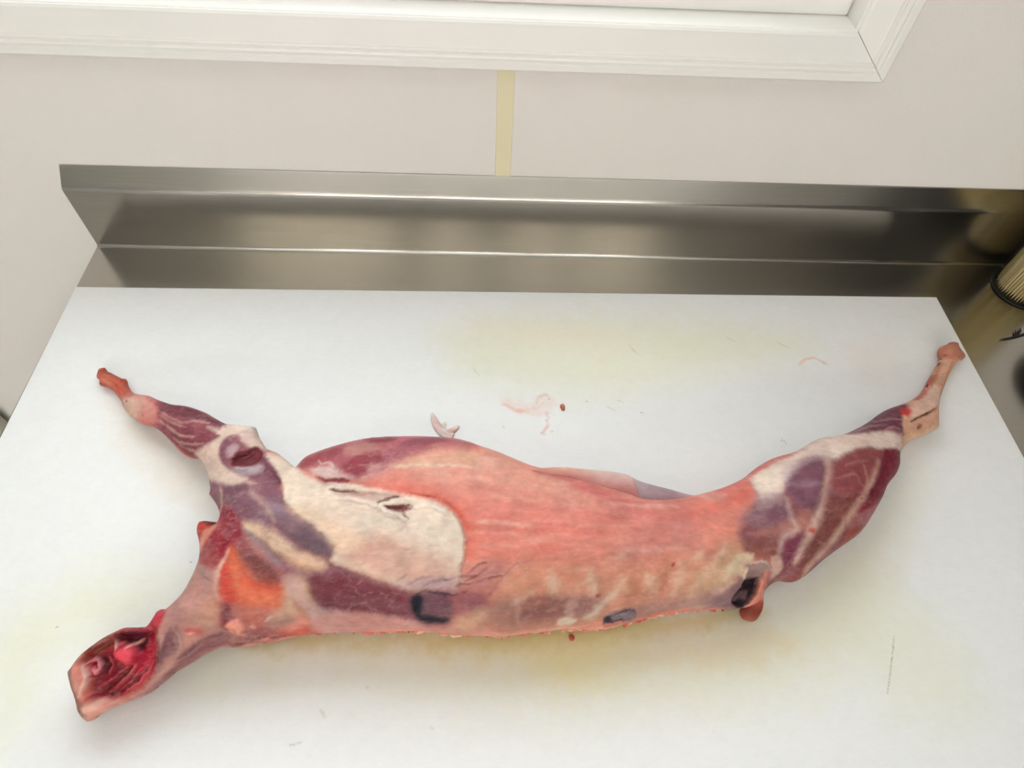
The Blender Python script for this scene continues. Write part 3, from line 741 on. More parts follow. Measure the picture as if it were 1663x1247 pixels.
('l',0xC86A66,47,0.440728,-1.7,15,0,39,[6129,-2439,6574,-2491,7014,-2550]),
('l',0xE9B2A0,40,0.520661,-2.1,15,0,40,[7172,-2555,7522,-2609,7875,-2647]),
('l',0xEDBDAC,33,0.310559,-2.1,15,0,30,[4973,-2598,5300,-2621,5628,-2677]),
('l',0xEDBDAC,48,0.310947,-2.5,15,0,39,[6446,-2629,6796,-2679,7134,-2720]),
('l',0xCC7268,59,0.528558,-0.6,15,0,40,[5584,-2975,5728,-2986,5874,-2985]),
('l',0xC86A66,57,0.399527,0.5,15,0,18,[7468,-3280,7656,-3301,7848,-3297]),
('l',0xC86A66,40,0.409189,1,15,0,38,[5434,-3265,5570,-3263,5707,-3280]),
('l',0xF0C8B8,32,0.396023,1.3,15,0,34,[6695,-2870,7081,-2895,7470,-2900]),
('l',0xE9B2A0,47,0.473723,-2.4,15,0,18,[5765,-2791,5965,-2825,6167,-2839]),
('l',0xEDBDAC,34,0.341351,2.5,15,0,31,[7674,-2797,7811,-2815,7963,-2843]),
('l',0xF0C8B8,65,0.482053,-1.5,15,0,17,[6082,-2633,6216,-2657,6355,-2658]),
('l',0xE9B2A0,62,0.394036,2.1,15,0,37,[5870,-3217,6040,-3219,6212,-3230]),
('l',0xEDBDAC,39,0.323819,-0.7,15,0,43,[5337,-3032,5675,-3071,6016,-3081]),
('l',0xF0C8B8,57,0.313559,-1.6,15,0,44,[7702,-2752,7834,-2792,7986,-2798]),
('l',0xE9B2A0,65,0.460476,0.9,15,0,31,[5245,-2357,5436,-2390,5628,-2420]),
('l',0xC86A66,33,0.463934,-2.3,15,0,18,[6069,-3068,6274,-3078,6482,-3073]),
('l',0xCC7268,43,0.383786,-0.6,15,0,25,[6247,-2506,6481,-2542,6718,-2563]),
('l',0xF0C8B8,37,0.522259,-0.9,15,0,30,[6978,-2629,7225,-2677,7478,-2699]),
('l',0xE9B2A0,27,0.333608,-1,15,0,41,[6330,-3075,6638,-3090,6955,-3087]),
('l',0xC08470,40,0.393299,0,20,0,24,[5805,-3562,5874,-3525,5944,-3473]),
('l',0xDDB09A,40,0.299643,0,20,0,36,[6732,-3770,6874,-3737,7017,-3688]),
('l',0xE0BCA4,40,0.448716,0,20,0,30,[5823,-3742,5912,-3707,6001,-3657]),
('l',0xDDB09A,40,0.358335,0,20,0,28,[6113,-3827,6164,-3808,6215,-3775]),
('l',0xE0BCA4,40,0.423201,0,20,0,32,[7564,-3833,7626,-3835,7682,-3819]),
('l',0xE0BCA4,40,0.271184,0,20,0,44,[7318,-3432,7438,-3429,7561,-3410]),
('l',0xA87466,40,0.404076,0,20,0,44,[7133,-3583,7288,-3509,7447,-3419]),
('l',0xC08470,40,0.265665,0,20,0,36,[5440,-3774,5586,-3726,5733,-3664]),
('l',0xB06E62,40,0.465865,0,20,0,46,[7755,-3809,7852,-3783,7948,-3741]),
('l',0xDDB09A,40,0.481794,0,20,0,28,[7318,-3578,7399,-3560,7481,-3527]),
('l',0xB06E62,40,0.436176,0,20,0,30,[5750,-3834,5864,-3801,5977,-3755]),
('l',0xDDB09A,40,0.368163,0,20,0,32,[6281,-3622,6426,-3587,6573,-3539]),
('l',0xDDB09A,40,0.328845,0,20,0,38,[6641,-3482,6753,-3436,6866,-3376]),
('l',0xB06E62,40,0.294916,0,20,0,25,[6884,-3716,6993,-3700,7103,-3669]),
('l',0xDDB09A,40,0.437572,0,20,0,27,[6701,-3825,6769,-3826,6837,-3812]),
('l',0xA87466,40,0.407185,0,20,0,37,[6414,-3629,6489,-3598,6565,-3553]),
('l',0xA87466,40,0.252796,0,20,0,24,[5686,-3542,5832,-3469,5982,-3381]),
('l',0xE0BCA4,40,0.499137,0,20,0,38,[7271,-3589,7412,-3557,7555,-3510]),
('l',0xDDB09A,40,0.322963,0,20,0,20,[7471,-3529,7596,-3472,7724,-3400]),
('l',0xE0BCA4,40,0.396654,0,20,0,33,[6305,-3473,6424,-3470,6545,-3451]),
('l',0xB06E62,40,0.378401,0,20,0,34,[7605,-3360,7702,-3328,7802,-3280]),
('l',0xC08470,40,0.449118,0,20,0,29,[6034,-3467,6176,-3450,6320,-3419]),
('l',0xA87466,40,0.48916,0,20,0,22,[5946,-3756,6011,-3743,6076,-3715]),
('l',0xDDB09A,40,0.344231,0,20,0,45,[7471,-3570,7620,-3533,7773,-3480]),
('l',0xA87466,40,0.406469,0,20,0,30,[6126,-3757,6276,-3678,6428,-3584]),
('l',0xDDB09A,40,0.457261,0,20,0,37,[5800,-3776,5886,-3732,5972,-3673]),
('l',0xB06E62,40,0.448908,0,20,0,34,[5651,-3868,5701,-3870,5752,-3856]),
('l',0xA87466,40,0.286745,0,20,0,35,[6551,-3411,6681,-3364,6815,-3303]),
('l',0xE0BCA4,40,0.454003,0,20,0,37,[6647,-3409,6791,-3362,6939,-3299]),
('l',0xC08470,40,0.435203,0,20,0,40,[7259,-3778,7395,-3727,7532,-3660]),
('l',0xA87466,40,0.445233,0,20,0,31,[6786,-3477,6866,-3459,6947,-3427]),
('l',0xDDB09A,40,0.460267,0,20,0,28,[7668,-3711,7760,-3676,7854,-3626]),
('l',0xC08470,40,0.267428,0,20,0,46,[6083,-3777,6201,-3707,6320,-3623]),
('l',0xE0BCA4,40,0.30687,0,20,0,28,[5690,-3638,5804,-3590,5919,-3528]),
('l',0xC08470,40,0.407188,0,20,0,25,[6024,-3759,6086,-3745,6147,-3716]),
('l',0xA87466,40,0.286295,0,20,0,40,[6675,-3829,6779,-3798,6883,-3752]),
('l',0xE0BCA4,40,0.44913,0,20,0,25,[7360,-3534,7520,-3525,7682,-3501]),
('l',0xDDB09A,40,0.399693,0,20,0,21,[5951,-3778,6000,-3772,6049,-3750]),
('l',0xB06E62,40,0.456535,0,20,0,42,[6839,-3712,6952,-3707,7065,-3686]),
('l',0xDDB09A,40,0.449316,0,20,0,44,[7654,-3764,7784,-3684,7922,-3591]),
('l',0xB06E62,40,0.384829,0,20,0,20,[6419,-3405,6574,-3377,6733,-3333]),
('l',0xB06E62,40,0.365979,0,20,0,45,[5717,-3859,5820,-3832,5923,-3791]),
('l',0xC08470,40,0.329365,0,20,0,27,[7249,-3384,7398,-3364,7549,-3329]),
('l',0xA87466,40,0.315943,0,20,0,21,[5846,-3419,5994,-3404,6143,-3374]),
('l',0xC08470,40,0.423516,0,20,0,27,[7474,-3525,7585,-3510,7697,-3481]),
('l',0xDDB8A8,40,0.442564,3,20,0,35,[4890,-3439,5024,-3429,5190,-3522]),
('l',0xDDB8A8,40,0.347065,3,20,0,28,[4234,-3304,4331,-3338,4488,-3406]),
('l',0xE8CCBA,40,0.581962,3,20,0,59,[3974,-3304,4029,-3302,4254,-3331]),
('l',0xE8CCBA,40,0.490451,3,20,0,56,[5076,-3325,5146,-3382,5359,-3369]),
('l',0xDDB8A8,40,0.5014,3,20,0,31,[4995,-3088,5072,-3101,5206,-3186]),
('l',0xDDB8A8,40,0.309865,3,20,0,54,[4627,-3480,4749,-3484,4813,-3545]),
('l',0xDDB8A8,40,0.465311,3,20,0,33,[4959,-3137,5079,-3125,5113,-3196]),
('l',0xF0E2D6,40,0.455713,3,20,0,53,[4454,-3246,4547,-3280,4629,-3342]),
('l',0xE8CCBA,40,0.467565,3,20,0,25,[4472,-3042,4571,-3052,4690,-3070]),
('l',0xDDB8A8,40,0.502063,3,20,0,38,[5048,-3159,5104,-3169,5314,-3207]),
('l',0xE8CCBA,40,0.546144,3,20,0,34,[4001,-3398,4074,-3432,4181,-3467]),
('l',0xD8C0B0,40,0.322901,3,20,0,35,[4096,-3347,4233,-3393,4370,-3440]),
('l',0xE8CCBA,40,0.394628,3,20,0,35,[4559,-3543,4625,-3551,4799,-3579]),
('l',0xDDB8A8,40,0.538979,3,20,0,47,[3800,-3196,3905,-3181,4055,-3210]),
('l',0xF0E2D6,40,0.517133,3,20,0,47,[4154,-3083,4206,-3085,4416,-3138]),
('l',0xF0E2D6,40,0.32318,3,20,0,44,[5169,-3380,5218,-3371,5457,-3441]),
('l',0xE8CCBA,40,0.359373,3,20,0,55,[4618,-3091,4746,-3142,4929,-3160]),
('l',0xF0E2D6,40,0.487074,3,20,0,32,[4675,-3204,4788,-3265,4948,-3228]),
('l',0xE8CCBA,40,0.477455,3,20,0,22,[3982,-3213,4108,-3239,4206,-3315]),
('l',0xD8C0B0,40,0.569651,3,20,0,25,[3767,-3142,3882,-3162,3938,-3217]),
('l',0xD8C0B0,40,0.310993,3,20,0,44,[4910,-3206,4980,-3211,5124,-3230]),
('l',0xF0E2D6,40,0.589599,3,20,0,33,[5029,-3022,5082,-3078,5291,-3051]),
('l',0xE8CCBA,40,0.405216,3,20,0,24,[4169,-3088,4242,-3129,4347,-3189]),
('l',0xD8C0B0,40,0.469408,3,20,0,30,[4613,-3258,4675,-3245,4886,-3280]),
('l',0xDDB8A8,40,0.538421,3,20,0,55,[3866,-3439,3934,-3441,4097,-3538]),
('l',0xDDB8A8,40,0.564577,3,20,0,27,[3981,-3174,4049,-3205,4142,-3270]),
('p',0x9E5F68,66,0.85,0,40,0.5,0,[4952,-3507,5286,-3543,5509,-3507,5752,-3419,5566,-3686,5604,-3759,5327,-3776,5068,-3703,4956,-3631]),
('p',0xC08A88,53,0.6,0,30,0.6,0,[5230,-3507,5470,-3454,5695,-3418,5565,-3597,5325,-3632]),
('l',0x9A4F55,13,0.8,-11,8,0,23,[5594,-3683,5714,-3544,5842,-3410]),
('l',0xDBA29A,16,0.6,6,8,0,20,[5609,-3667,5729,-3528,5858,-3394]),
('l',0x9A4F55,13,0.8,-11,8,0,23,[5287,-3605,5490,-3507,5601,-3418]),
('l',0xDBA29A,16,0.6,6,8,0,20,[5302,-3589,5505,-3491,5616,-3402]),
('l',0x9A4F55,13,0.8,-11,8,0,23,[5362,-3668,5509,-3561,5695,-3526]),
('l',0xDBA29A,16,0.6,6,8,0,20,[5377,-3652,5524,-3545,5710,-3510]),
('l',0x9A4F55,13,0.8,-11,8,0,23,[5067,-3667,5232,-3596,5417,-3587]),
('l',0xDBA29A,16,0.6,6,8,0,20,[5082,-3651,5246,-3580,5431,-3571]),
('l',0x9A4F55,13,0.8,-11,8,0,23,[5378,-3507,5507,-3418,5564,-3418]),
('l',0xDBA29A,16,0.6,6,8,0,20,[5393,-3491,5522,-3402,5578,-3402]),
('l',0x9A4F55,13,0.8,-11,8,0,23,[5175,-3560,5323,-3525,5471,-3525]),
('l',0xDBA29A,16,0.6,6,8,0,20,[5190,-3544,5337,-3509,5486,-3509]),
('p',0x7A6A74,13,1,0,10,0,0,[6654,-3907,6756,-3847,6927,-3828,6954,-3899,6920,-3953,6775,-3982,6664,-4009]),
('p',0x2B2234,13,1,-10,12,0,0,[6657,-4008,6654,-3907,6717,-3895,6738,-3947,6820,-3914,6846,-3963,6734,-3996]),
('l',0x40343C,10,0.9,0,8,0,16,[6717,-3895,6814,-3856,6913,-3839,6953,-3891]),
('l',0xB02A30,13,0.9,0,8,0,40,[6564,-3721,6579,-3706,6595,-3692]),
('l',0xB02A30,13,0.9,0,8,0,40,[7294,-3459,7312,-3445,7329,-3430]),
('l',0xC04840,13,0.7,0,8,0,20,[6706,-3470,6718,-3470]),
('l',0xC04840,13,0.7,0,8,0,20,[5352,-3400,5363,-3400]),
('l',0xC04840,13,0.7,0,8,0,20,[5368,-2882,5379,-2882]),
('l',0xC04840,13,0.7,0,8,0,20,[5976,-2889,5988,-2889]),
('p',0xAE5F6A,53,0.95,0,20,0,0,[3634,-2498,3718,-2381,3980,-2258,4244,-2189,4621,-2165,5178,-2173,5484,-2287,5371,-2321,5016,-2331,4684,-2477,4449,-2638,4284,-2673,4195,-2656,3948,-2638,3820,-2566]),
('p',0xBB8A80,33,0.8,0,20,0.3,0,[4105,-2339,4275,-2256,4402,-2286,4483,-2337,4280,-2433,4173,-2408]),
('p',0x9A454F,26,0.9,0,20,0.3,0,[3605,-2493,3777,-2396,4082,-2273,4112,-2358,4033,-2478,3890,-2499,3742,-2555]),
('p',0x943442,20,0.95,0,20,0,0,[4145,-2525,4275,-2409,4468,-2374,4542,-2479,4388,-2536,4411,-2614,4320,-2646,4192,-2592]),
('p',0x8C3D48,16,0.9,0,10,0,0,[4246,-2211,4522,-2179,4621,-2232,4513,-2273,4375,-2272]),
('p',0x87485A,20,0.8,0,20,0.5,0,[4688,-2299,4794,-2216,5001,-2184,5160,-2236,5019,-2282,4912,-2309]),
('p',0xA45A68,20,0.7,0,20,0.5,0,[4585,-2409,4748,-2324,4948,-2334,4866,-2384,4656,-2444]),
('p',0xD9C2BE,26,0.9,0,20,0.5,0,[3849,-2557,4045,-2524,4164,-2614,4297,-2636,4044,-2668,3899,-2613]),
('l',0xE3CDC6,13,0.8,0,15,0,20,[3877,-2464,3925,-2500,4003,-2495,4059,-2536]),
('p',0xDDB8B0,33,0.85,0,20,0.7,0,[4435,-2491,4579,-2513,4662,-2490,4631,-2580,4492,-2657,4321,-2657,4399,-2603]),
('p',0xE3BA9A,40,0.85,0,20,0.6,0,[4611,-2513,4926,-2431,5305,-2376,5487,-2432,5203,-2519,4881,-2523]),
('l',0xEBCBB4,26,0.8,0,10,0,33,[4614,-2530,4880,-2511,5203,-2514,5489,-2543]),
('l',0x8A5058,10,0.6,0,8,0,13,[4938,-2340,5014,-2327,5111,-2306]),
('p',0xDA7C72,46,0.8,0,20,0.4,0,[4461,-2668,4628,-2645,4894,-2666,5109,-2728,4902,-2772,4586,-2742,4477,-2710]),
('p',0x9F3C48,13,1,-20,12,0,0,[3910,-2635,4010,-2663,4172,-2657,4262,-2684,4139,-2717,4034,-2727]),
('l',0xE06F5C,119,0.75,0,20,0,172,[4458,-2707,4886,-2797,5173,-2879,5326,-3017,5396,-3207,5384,-3393]),
('l',0xD96B58,33,0.7,-15,10,0,40,[4802,-2798,5054,-2838,5224,-2928,5327,-3033,5371,-3176]),
('p',0x8A5866,40,1,0,12,0,0,[2568,-2438,2758,-2193,2943,-2174,3245,-2348,3548,-2636,3649,-2859,3925,-3069,4194,-3272,4172,-3379,4450,-3485,4851,-3638,4915,-3890,4458,-3872,3990,-3870,3776,-3547,3306,-3121,2991,-3027,2718,-2800]),
('p',0xE8D6C6,20,1,20,8,0,0,[3259,-2369,3444,-2405,3696,-2545,3997,-2704,4377,-2729,4752,-2798,5022,-2855,5191,-2928,5311,-3049,5355,-3176,5347,-3332,5322,-3470,5293,-3623,5009,-3638,4851,-3638,4611,-3546,4370,-3470,4158,-3394,4194,-3272,3925,-3069,3649,-2859,3619,-2741,3456,-2581,3298,-2450]),
('p',0xD9AE9E,92,0.95,0,30,0,0,[4229,-3302,4585,-3146,5077,-3316,5306,-3485,5245,-3592,4850,-3592,4450,-3485]),
('p',0xEBCDB2,79,0.8,0,30,0,0,[3726,-2892,4012,-2989,4258,-3115,4429,-3209,4277,-3302,4108,-3225,3892,-3069]),
('p',0xEADACB,79,0.5,0,40,0,0,[4157,-2956,4655,-3019,5065,-3034,5232,-3144,4827,-3145,4415,-3067]),
('p',0xB8979C,53,0.85,0,30,0.3,0,[4739,-3592,5006,-3531,5291,-3500,5293,-3638,5089,-3684,4867,-3653]),
('l',0xA07A80,13,0.7,-7,8,0,20,[4850,-3607,4959,-3546,5084,-3515]),
('l',0xA07A80,13,0.7,-7,8,0,20,[4977,-3622,5118,-3561,5244,-3554]),
('l',0xA07A80,13,0.7,-7,8,0,20,[4770,-3561,4862,-3500]),
('l',0xC9A99A,26,0.5,-6,8,0,33,[4746,-3145,4807,-3082,4737,-3019]),
('p',0xC0958F,16,0.9,-16,6,0.5,0,[4094,-2764,4299,-2778,4635,-2790,4788,-2823,4559,-2860,4544,-2882,4392,-2849,4188,-2825]),
('l',0x7C4A4C,13,0.9,-15,8,0,20,[4068,-2762,4181,-2775,4349,-2778]),
('l',0x6E5450,10,0.9,-12,8,0,20,[4512,-2887,4592,-2857,4737,-2818]),
('l',0x6E5450,10,0.9,-12,8,0,20,[4532,-2922,4560,-2873]),
('l',0x6E5450,10,0.9,-12,8,0,20,[4613,-2909,4728,-2909,4843,-2902]),
('l',0x6E5450,10,0.9,-12,8,0,20,[4783,-2970,4839,-3034]),
('p',0x8E4A4E,13,1,-25,8,0,0,[4605,-2909,4827,-2905,4878,-2921,4798,-2962,4716,-2962]),
('l',0xF0E4DA,20,0.8,12,15,0,33,[4174,-2842,4326,-2854,4531,-2909,4701,-2978,4853,-3042]),
('l',0xF0E4DA,20,0.8,12,15,0,33,[4032,-2704,4205,-2716,4376,-2727]),
('l',0xF0E4DA,20,0.8,12,15,0,33,[4828,-2921,5059,-2920,5194,-2985]),
('l',0xC7B0A6,20,0.6,0,15,0,26,[4552,-2955,4655,-3011,4789,-3066]),
('p',0x80646E,40,0.95,25,15,0.2,0,[3477,-2909,3671,-2958,3958,-3069,4158,-3241,4169,-3349,3956,-3303,3706,-3149,3547,-3023]),
('p',0x62505F,40,0.6,0,20,0,0,[3772,-3149,3969,-3148,4145,-3272,4152,-3333,3955,-3296]),
('p',0x7E5666,33,0.9,15,15,0.2,0,[2880,-2752,3116,-2686,3297,-2758,3463,-2959,3600,-3118,3457,-3088,3281,-3025,3077,-2960]),
('p',0x885468,26,0.9,12,12,0.4,0,[3242,-2705,3476,-2741,3588,-2758,3667,-2863,3474,-2863,3345,-2792]),
('p',0xA08090,33,0.7,0,30,0,0,[3428,-2826,3649,-2859,3739,-2958,3567,-2958]),
('l',0xC6A098,40,0.8,0,15,0,53,[3278,-2758,3464,-2893,3605,-3055]),
('l',0xE2C2A6,59,0.95,20,15,0,139,[3285,-3073,3430,-3120,3581,-3197,3831,-3335,4098,-3440]),
('p',0xE0B79A,53,0.7,0,20,0,0,[3739,-3366,3962,-3349,4110,-3395,4101,-3471,3895,-3471]),
('l',0x95848A,40,0.9,0,15,0.3,79,[3302,-3105,3453,-3229,3607,-3351,3716,-3442]),
('p',0x85444C,33,1,20,12,0.2,0,[3119,-3155,3302,-3105,3462,-3276,3684,-3442,3771,-3532,3733,-3593,3590,-3593,3446,-3474,3280,-3309]),
('p',0x6E4040,33,0.7,0,20,0,0,[3412,-3368,3528,-3367,3725,-3517,3668,-3578,3554,-3549]),
('p',0x9A2C42,26,1,0,15,0.2,0,[2848,-2926,3045,-2876,3225,-3025,3314,-3152,3280,-3309,3183,-3279,3131,-3434,2979,-3455,2859,-3356,2940,-3158,2981,-3061]),
('p',0x842838,26,0.7,0,15,0,0,[2941,-2926,3164,-2960,3296,-3152,3191,-3170]),
('l',0xD59A96,13,0.8,0,8,0,20,[2951,-3254,3048,-3345,3111,-3358]),
('l',0xD8A49C,13,0.7,0,8,0,20,[3069,-3282,3116,-3343]),
('l',0xD9A79C,26,0.8,0,8,0,40,[2959,-3028,2962,-2823,2899,-2717]),
('l',0xD6B2A6,33,0.8,0,8,0,46,[2887,-2664,3108,-2660,3318,-2706]),
('p',0xBE897E,53,1,0,10,0,0,[2724,-3279,2789,-3498,2697,-3724,2586,-3842,2652,-4026,2704,-4322,2479,-4654,2812,-4391,3235,-4214,3506,-4176,3618,-3882,3204,-3731,3127,-3434,2970,-3253]),
('p',0xDB6148,26,1,0,10,0,0,[3210,-3255,3344,-3384,3413,-3489,3538,-3578,3778,-3600,3772,-3790,3555,-3789,3351,-3775,3202,-3716,3139,-3554,3185,-3371]),
('p',0xC63E36,46,0.85,0,20,0.2,0,[3153,-3539,3234,-3431,3345,-3580,3363,-3730,3236,-3731]),
('p',0xE27E5C,53,0.9,0,20,0,0,[3245,-3324,3336,-3430,3382,-3610,3579,-3668,3752,-3683,3757,-3790,3508,-3774,3376,-3700,3283,-3506]),
('p',0x9A4A40,53,0.7,0,15,0,0,[3386,-3429,3527,-3488,3774,-3562,3732,-3623,3540,-3593]),
('l',0xE8BEAC,33,0.9,0,8,0,53,[3204,-3302,3144,-3464,3145,-3628,3185,-3716]),
('p',0xAE5E5A,46,0.95,0,20,0.3,0,[3189,-3746,3431,-3790,3726,-3821,3739,-3915,3576,-4027,3350,-4023,3218,-3942]),
('p',0xC4705E,40,0.7,0,20,0,0,[3401,-3820,3587,-3820,3615,-3946,3463,-3944]),
('p',0x7C3442,26,0.95,0,15,0,0,[3191,-3836,3269,-3745,3325,-3881,3278,-3974]),
('p',0xCDAC92,46,0.95,0,15,0,0,[3775,-3570,3881,-3516,4015,-3622,4088,-3823,3957,-3822,3740,-3883,3649,-3882,3757,-3790]),
('p',0xA8673F,26,0.85,0,12,0,0,[3847,-3713,3958,-3791,4023,-3911,3910,-3861]),
('p',0xA08078,33,0.8,0,15,0.3,0,[3600,-3945,3787,-3852,3940,-3886,3733,-3981]),
('l',0xC9BEB2,20,0.8,0,8,0,26,[3609,-3913,3672,-3867]),
('p',0x8C4A50,33,0.8,0,20,0.5,0,[3411,-4024,3584,-3961,3808,-3983,3701,-4095,3453,-4163,3327,-4129]),
('p',0xC4503E,26,0.9,0,15,0.2,0,[3709,-4033,3853,-3985,4042,-3945,4050,-4061,3845,-4082]),
('p',0xF09C8A,16,1,25,15,0,0,[3264,-3942,3372,-3893,3439,-3959,3396,-4024,3339,-3982]),
('l',0xEBA08E,16,0.85,8,15,0,26,[3279,-3958,3337,-4007,3439,-4041]),
('l',0xEBA08E,16,0.85,8,15,0,26,[3478,-3944,3531,-3960]),
('l',0xEBA08E,16,0.85,8,15,0,26,[3303,-4109,3488,-4095,3640,-4076]),
('l',0xEBA08E,16,0.85,8,15,0,26,[3360,-4152,3549,-4122]),
('p',0x722C38,40,0.95,15,20,0.3,0,[4042,-3516,4293,-3501,4613,-3592,4867,-3668,4915,-3873,4694,-3873,4303,-3839,4069,-3807,3986,-3623]),
('p',0x8E4654,46,0.4,0,30,0.4,0,[4136,-3516,4454,-3546,4773,-3653,4458,-3637]),
('p',0xC5A2A0,40,0.9,0,20,0.3,0,[3852,-3517,3956,-3638,4054,-3807,4302,-3855,4694,-3889,5009,-3923,4918,-4025,4116,-4035,3989,-3886,3834,-3699,3760,-3547]),
('p',0xCB9088,33,0.9,0,20,0.2,0,[4067,-3871,4459,-3840,4930,-3923,5248,-3939,5568,-3990,5571,-4106,4918,-4058,4087,-4081]),
('p',0x8A4A58,46,0.9,0,20,0.3,0,[4817,-3671,5000,-3632,5291,-3658,5582,-3697,5478,-3827,5306,-3880,5240,-3950,5000,-3952,4857,-3867]),
('p',0x4A3040,40,0.8,0,15,0,0,[4883,-3683,4988,-3671,5186,-3690,5253,-3813,5227,-3922,5106,-3944,4961,-3923,4884,-3800]),
('p',0x0B1022,23,1,0,12,0,0,[4886,-3696,4975,-3677,5002,-3761,4982,-3854,5068,-3874,5187,-3887,5227,-3915,5120,-3948,4974,-3923,4897,-3814]),
('p',0x764C58,40,0.85,0,20,0,0,[5022,-3716,5173,-3690,5253,-3774,5227,-3853,5121,-3854,5035,-3814]),
('l',0x2C2438,16,0.8,0,20,0,20,[4935,-3671,5027,-3651,5172,-3677,5304,-3671]),
('p',0xE0B698,53,0.8,0,20,0,0,[5306,-3894,5425,-3853,5557,-3827,5479,-3963,5332,-4008,5239,-3995]),
('p',0xBA8A84,66,0.9,0,20,0.2,0,[2810,-3452,3106,-3495,3167,-3702,3014,-3881,2820,-3940,2709,-3859,2744,-3701]),
('p',0xA58A8C,33,0.7,0,20,0.4,0,[2916,-3444,3065,-3481,3101,-3585,2966,-3545]),
('l',0x8A6468,10,0.8,0,8,0,13,[2954,-3516,3047,-3549,3089,-3570]),
('p',0xD29C7E,53,0.6,0,20,0,0,[3039,-3734,3167,-3702,3201,-3881,3092,-3881]),
('p',0xC99890,53,0.6,0,20,0,0,[2861,-3740,2998,-3706,3038,-3822,2891,-3825]),
('p',0x7B4A54,26,0.9,0,15,0.4,0,[2741,-4012,2854,-3955,2900,-4090,2824,-4178,2758,-4234,2703,-4338,2715,-4141]),
('p',0x85505E,26,0.9,0,15,0.4,0,[2889,-4183,3124,-4020,3306,-4006,3269,-4118,3032,-4205,2853,-4278]),
('p',0xA36E74,26,0.9,0,10,0.4,0,[2485,-4560,2689,-4452,3011,-4263,3228,-4163,3033,-4307,2736,-4468,2571,-4556]),
('l',0xC9A09A,16,0.75,6,12,0,23,[2823,-3955,2893,-4089,2834,-4226]),
('l',0xC9A09A,16,0.75,6,12,0,23,[2741,-4012,2742,-4143,2704,-4322]),
('l',0xC9A09A,16,0.75,6,12,0,23,[2805,-4271,2967,-4175,3090,-4067]),
('l',0xC9A09A,16,0.75,6,12,0,23,[2730,-4409,2751,-4329,2833,-4242]),
('l',0xC9A09A,16,0.75,6,12,0,23,[2701,-4141,2693,-4259,2649,-4410]),
('p',0xBE5E58,20,0.85,0,20,0,0,[2916,-3970,3035,-3949,3065,-4018,2964,-4031]),
('l',0xEDA898,13,0.8,0,8,0,20,[2934,-4015,3007,-4009]),
('p',0x94686A,26,0.9,0,10,0.3,0,[2657,-4082,2727,-4127,2728,-4325,2534,-4528,2453,-4576,2626,-4391]),
('p',0x9C1430,46,1,-90,8,0,0,[2022,-4190,2269,-4026,2570,-3952,2666,-4054,2693,-4244,2626,-4391,2499,-4507,2290,-4588,2145,-4556,2144,-4395,2020,-4281]),
('p',0x5C1A2C,26,0.95,-30,15,0,0,[2269,-4026,2417,-3987,2563,-4028,2472,-4150,2337,-4085]),
('p',0x551420,33,0.95,-20,15,0,0,[2142,-4242,2265,-4208,2292,-4333,2203,-4384]),
('p',0x460E1C,23,0.95,-30,10,0,0,[2430,-4136,2544,-4082,2548,-4165,2463,-4178]),
('p',0x6A1424,33,0.8,0,15,0.3,0,[2153,-4394,2319,-4304,2434,-4276,2344,-4449,2195,-4538]),
('p',0xB41230,33,0.9,20,12,0.4,0,[2620,-4027,2692,-4214,2627,-4375,2486,-4506,2332,-4575,2483,-4380,2596,-4209]),
('p',0xE0485A,20,0.95,40,12,0,0,[2292,-4187,2402,-4123,2495,-4192,2476,-4266,2387,-4255]),
('l',0xE8A8A0,16,0.9,20,10,0,30,[2506,-4082,2463,-4116,2407,-4137]),
('l',0xDD7E7A,16,0.9,20,10,0,30,[2499,-4285,2442,-4378,2344,-4472]),
('l',0xDCAAA6,16,0.9,20,10,0,30,[2270,-4044,2297,-4113,2302,-4166]),
('l',0xB83C48,16,0.9,20,10,0,30,[2436,-4290,2342,-4375,2210,-4464]),
('l',0xC8485A,16,0.9,20,10,0,30,[2549,-4309,2469,-4424,2339,-4527]),
('l',0xD8A0A0,16,0.9,20,10,0,30,[2144,-4078,2212,-4045,2277,-4062]),
('l',0xE08890,16,0.95,35,8,0,40,[2046,-4285,2114,-4244,2174,-4281,2171,-4344,2118,-4312]),
('p',0x7A3428,20,0.9,20,12,0,0,[1996,-4184,2176,-4073,2269,-4026,2297,-4113,2121,-4217]),
('l',0xB78C80,26,0.95,20,10,0,86,[2018,-4179,1924,-4285,1934,-4383,2018,-4546,2101,-4638,2177,-4720]),
('l',0xE2C6BC,20,0.8,20,10,0,33,[2031,-4280,2116,-4397,2070,-4536]),
('l',0x6A4A44,26,0.7,0,15,0,40,[1928,-4324,1956,-4438,2026,-4531]),
('p',0xDB9E90,20,0.95,20,15,0,0,[2124,-4603,2268,-4558,2464,-4555,2268,-4660,2185,-4712]),
('p',0xE8B4A2,16,0.9,0,10,0,0,[2124,-4603,2267,-4562,2253,-4618,2145,-4657]),
('p',0x5A4038,20,0.8,0,10,0,0,[2063,-4600,2131,-4634,2167,-4679,2109,-4667]),
('p',0xC23248,20,0.95,0,12,0,0,[2558,-3966,2601,-3839,2706,-3824,2700,-3942,2640,-4013]),
('p',0xBE3A30,16,1,0,8,0,0,[2716,-3080,2774,-3055,2970,-3052,2988,-3125,2847,-3210,2825,-3302,2762,-3280]),
('p',0x53201E,13,0.9,0,8,0,0,[2756,-3055,2969,-3044,2948,-3102,2858,-3087]),
('p',0xDD8E78,20,0.9,0,10,0,0,[2853,-3144,2995,-3084,2965,-3173,2880,-3322,2806,-3361,2801,-3327]),
('p',0x9C2638,26,0.9,0,15,0.2,0,[2855,-3356,2949,-3190,3094,-3123,3208,-3247,3142,-3418,3080,-3465,2905,-3430]),
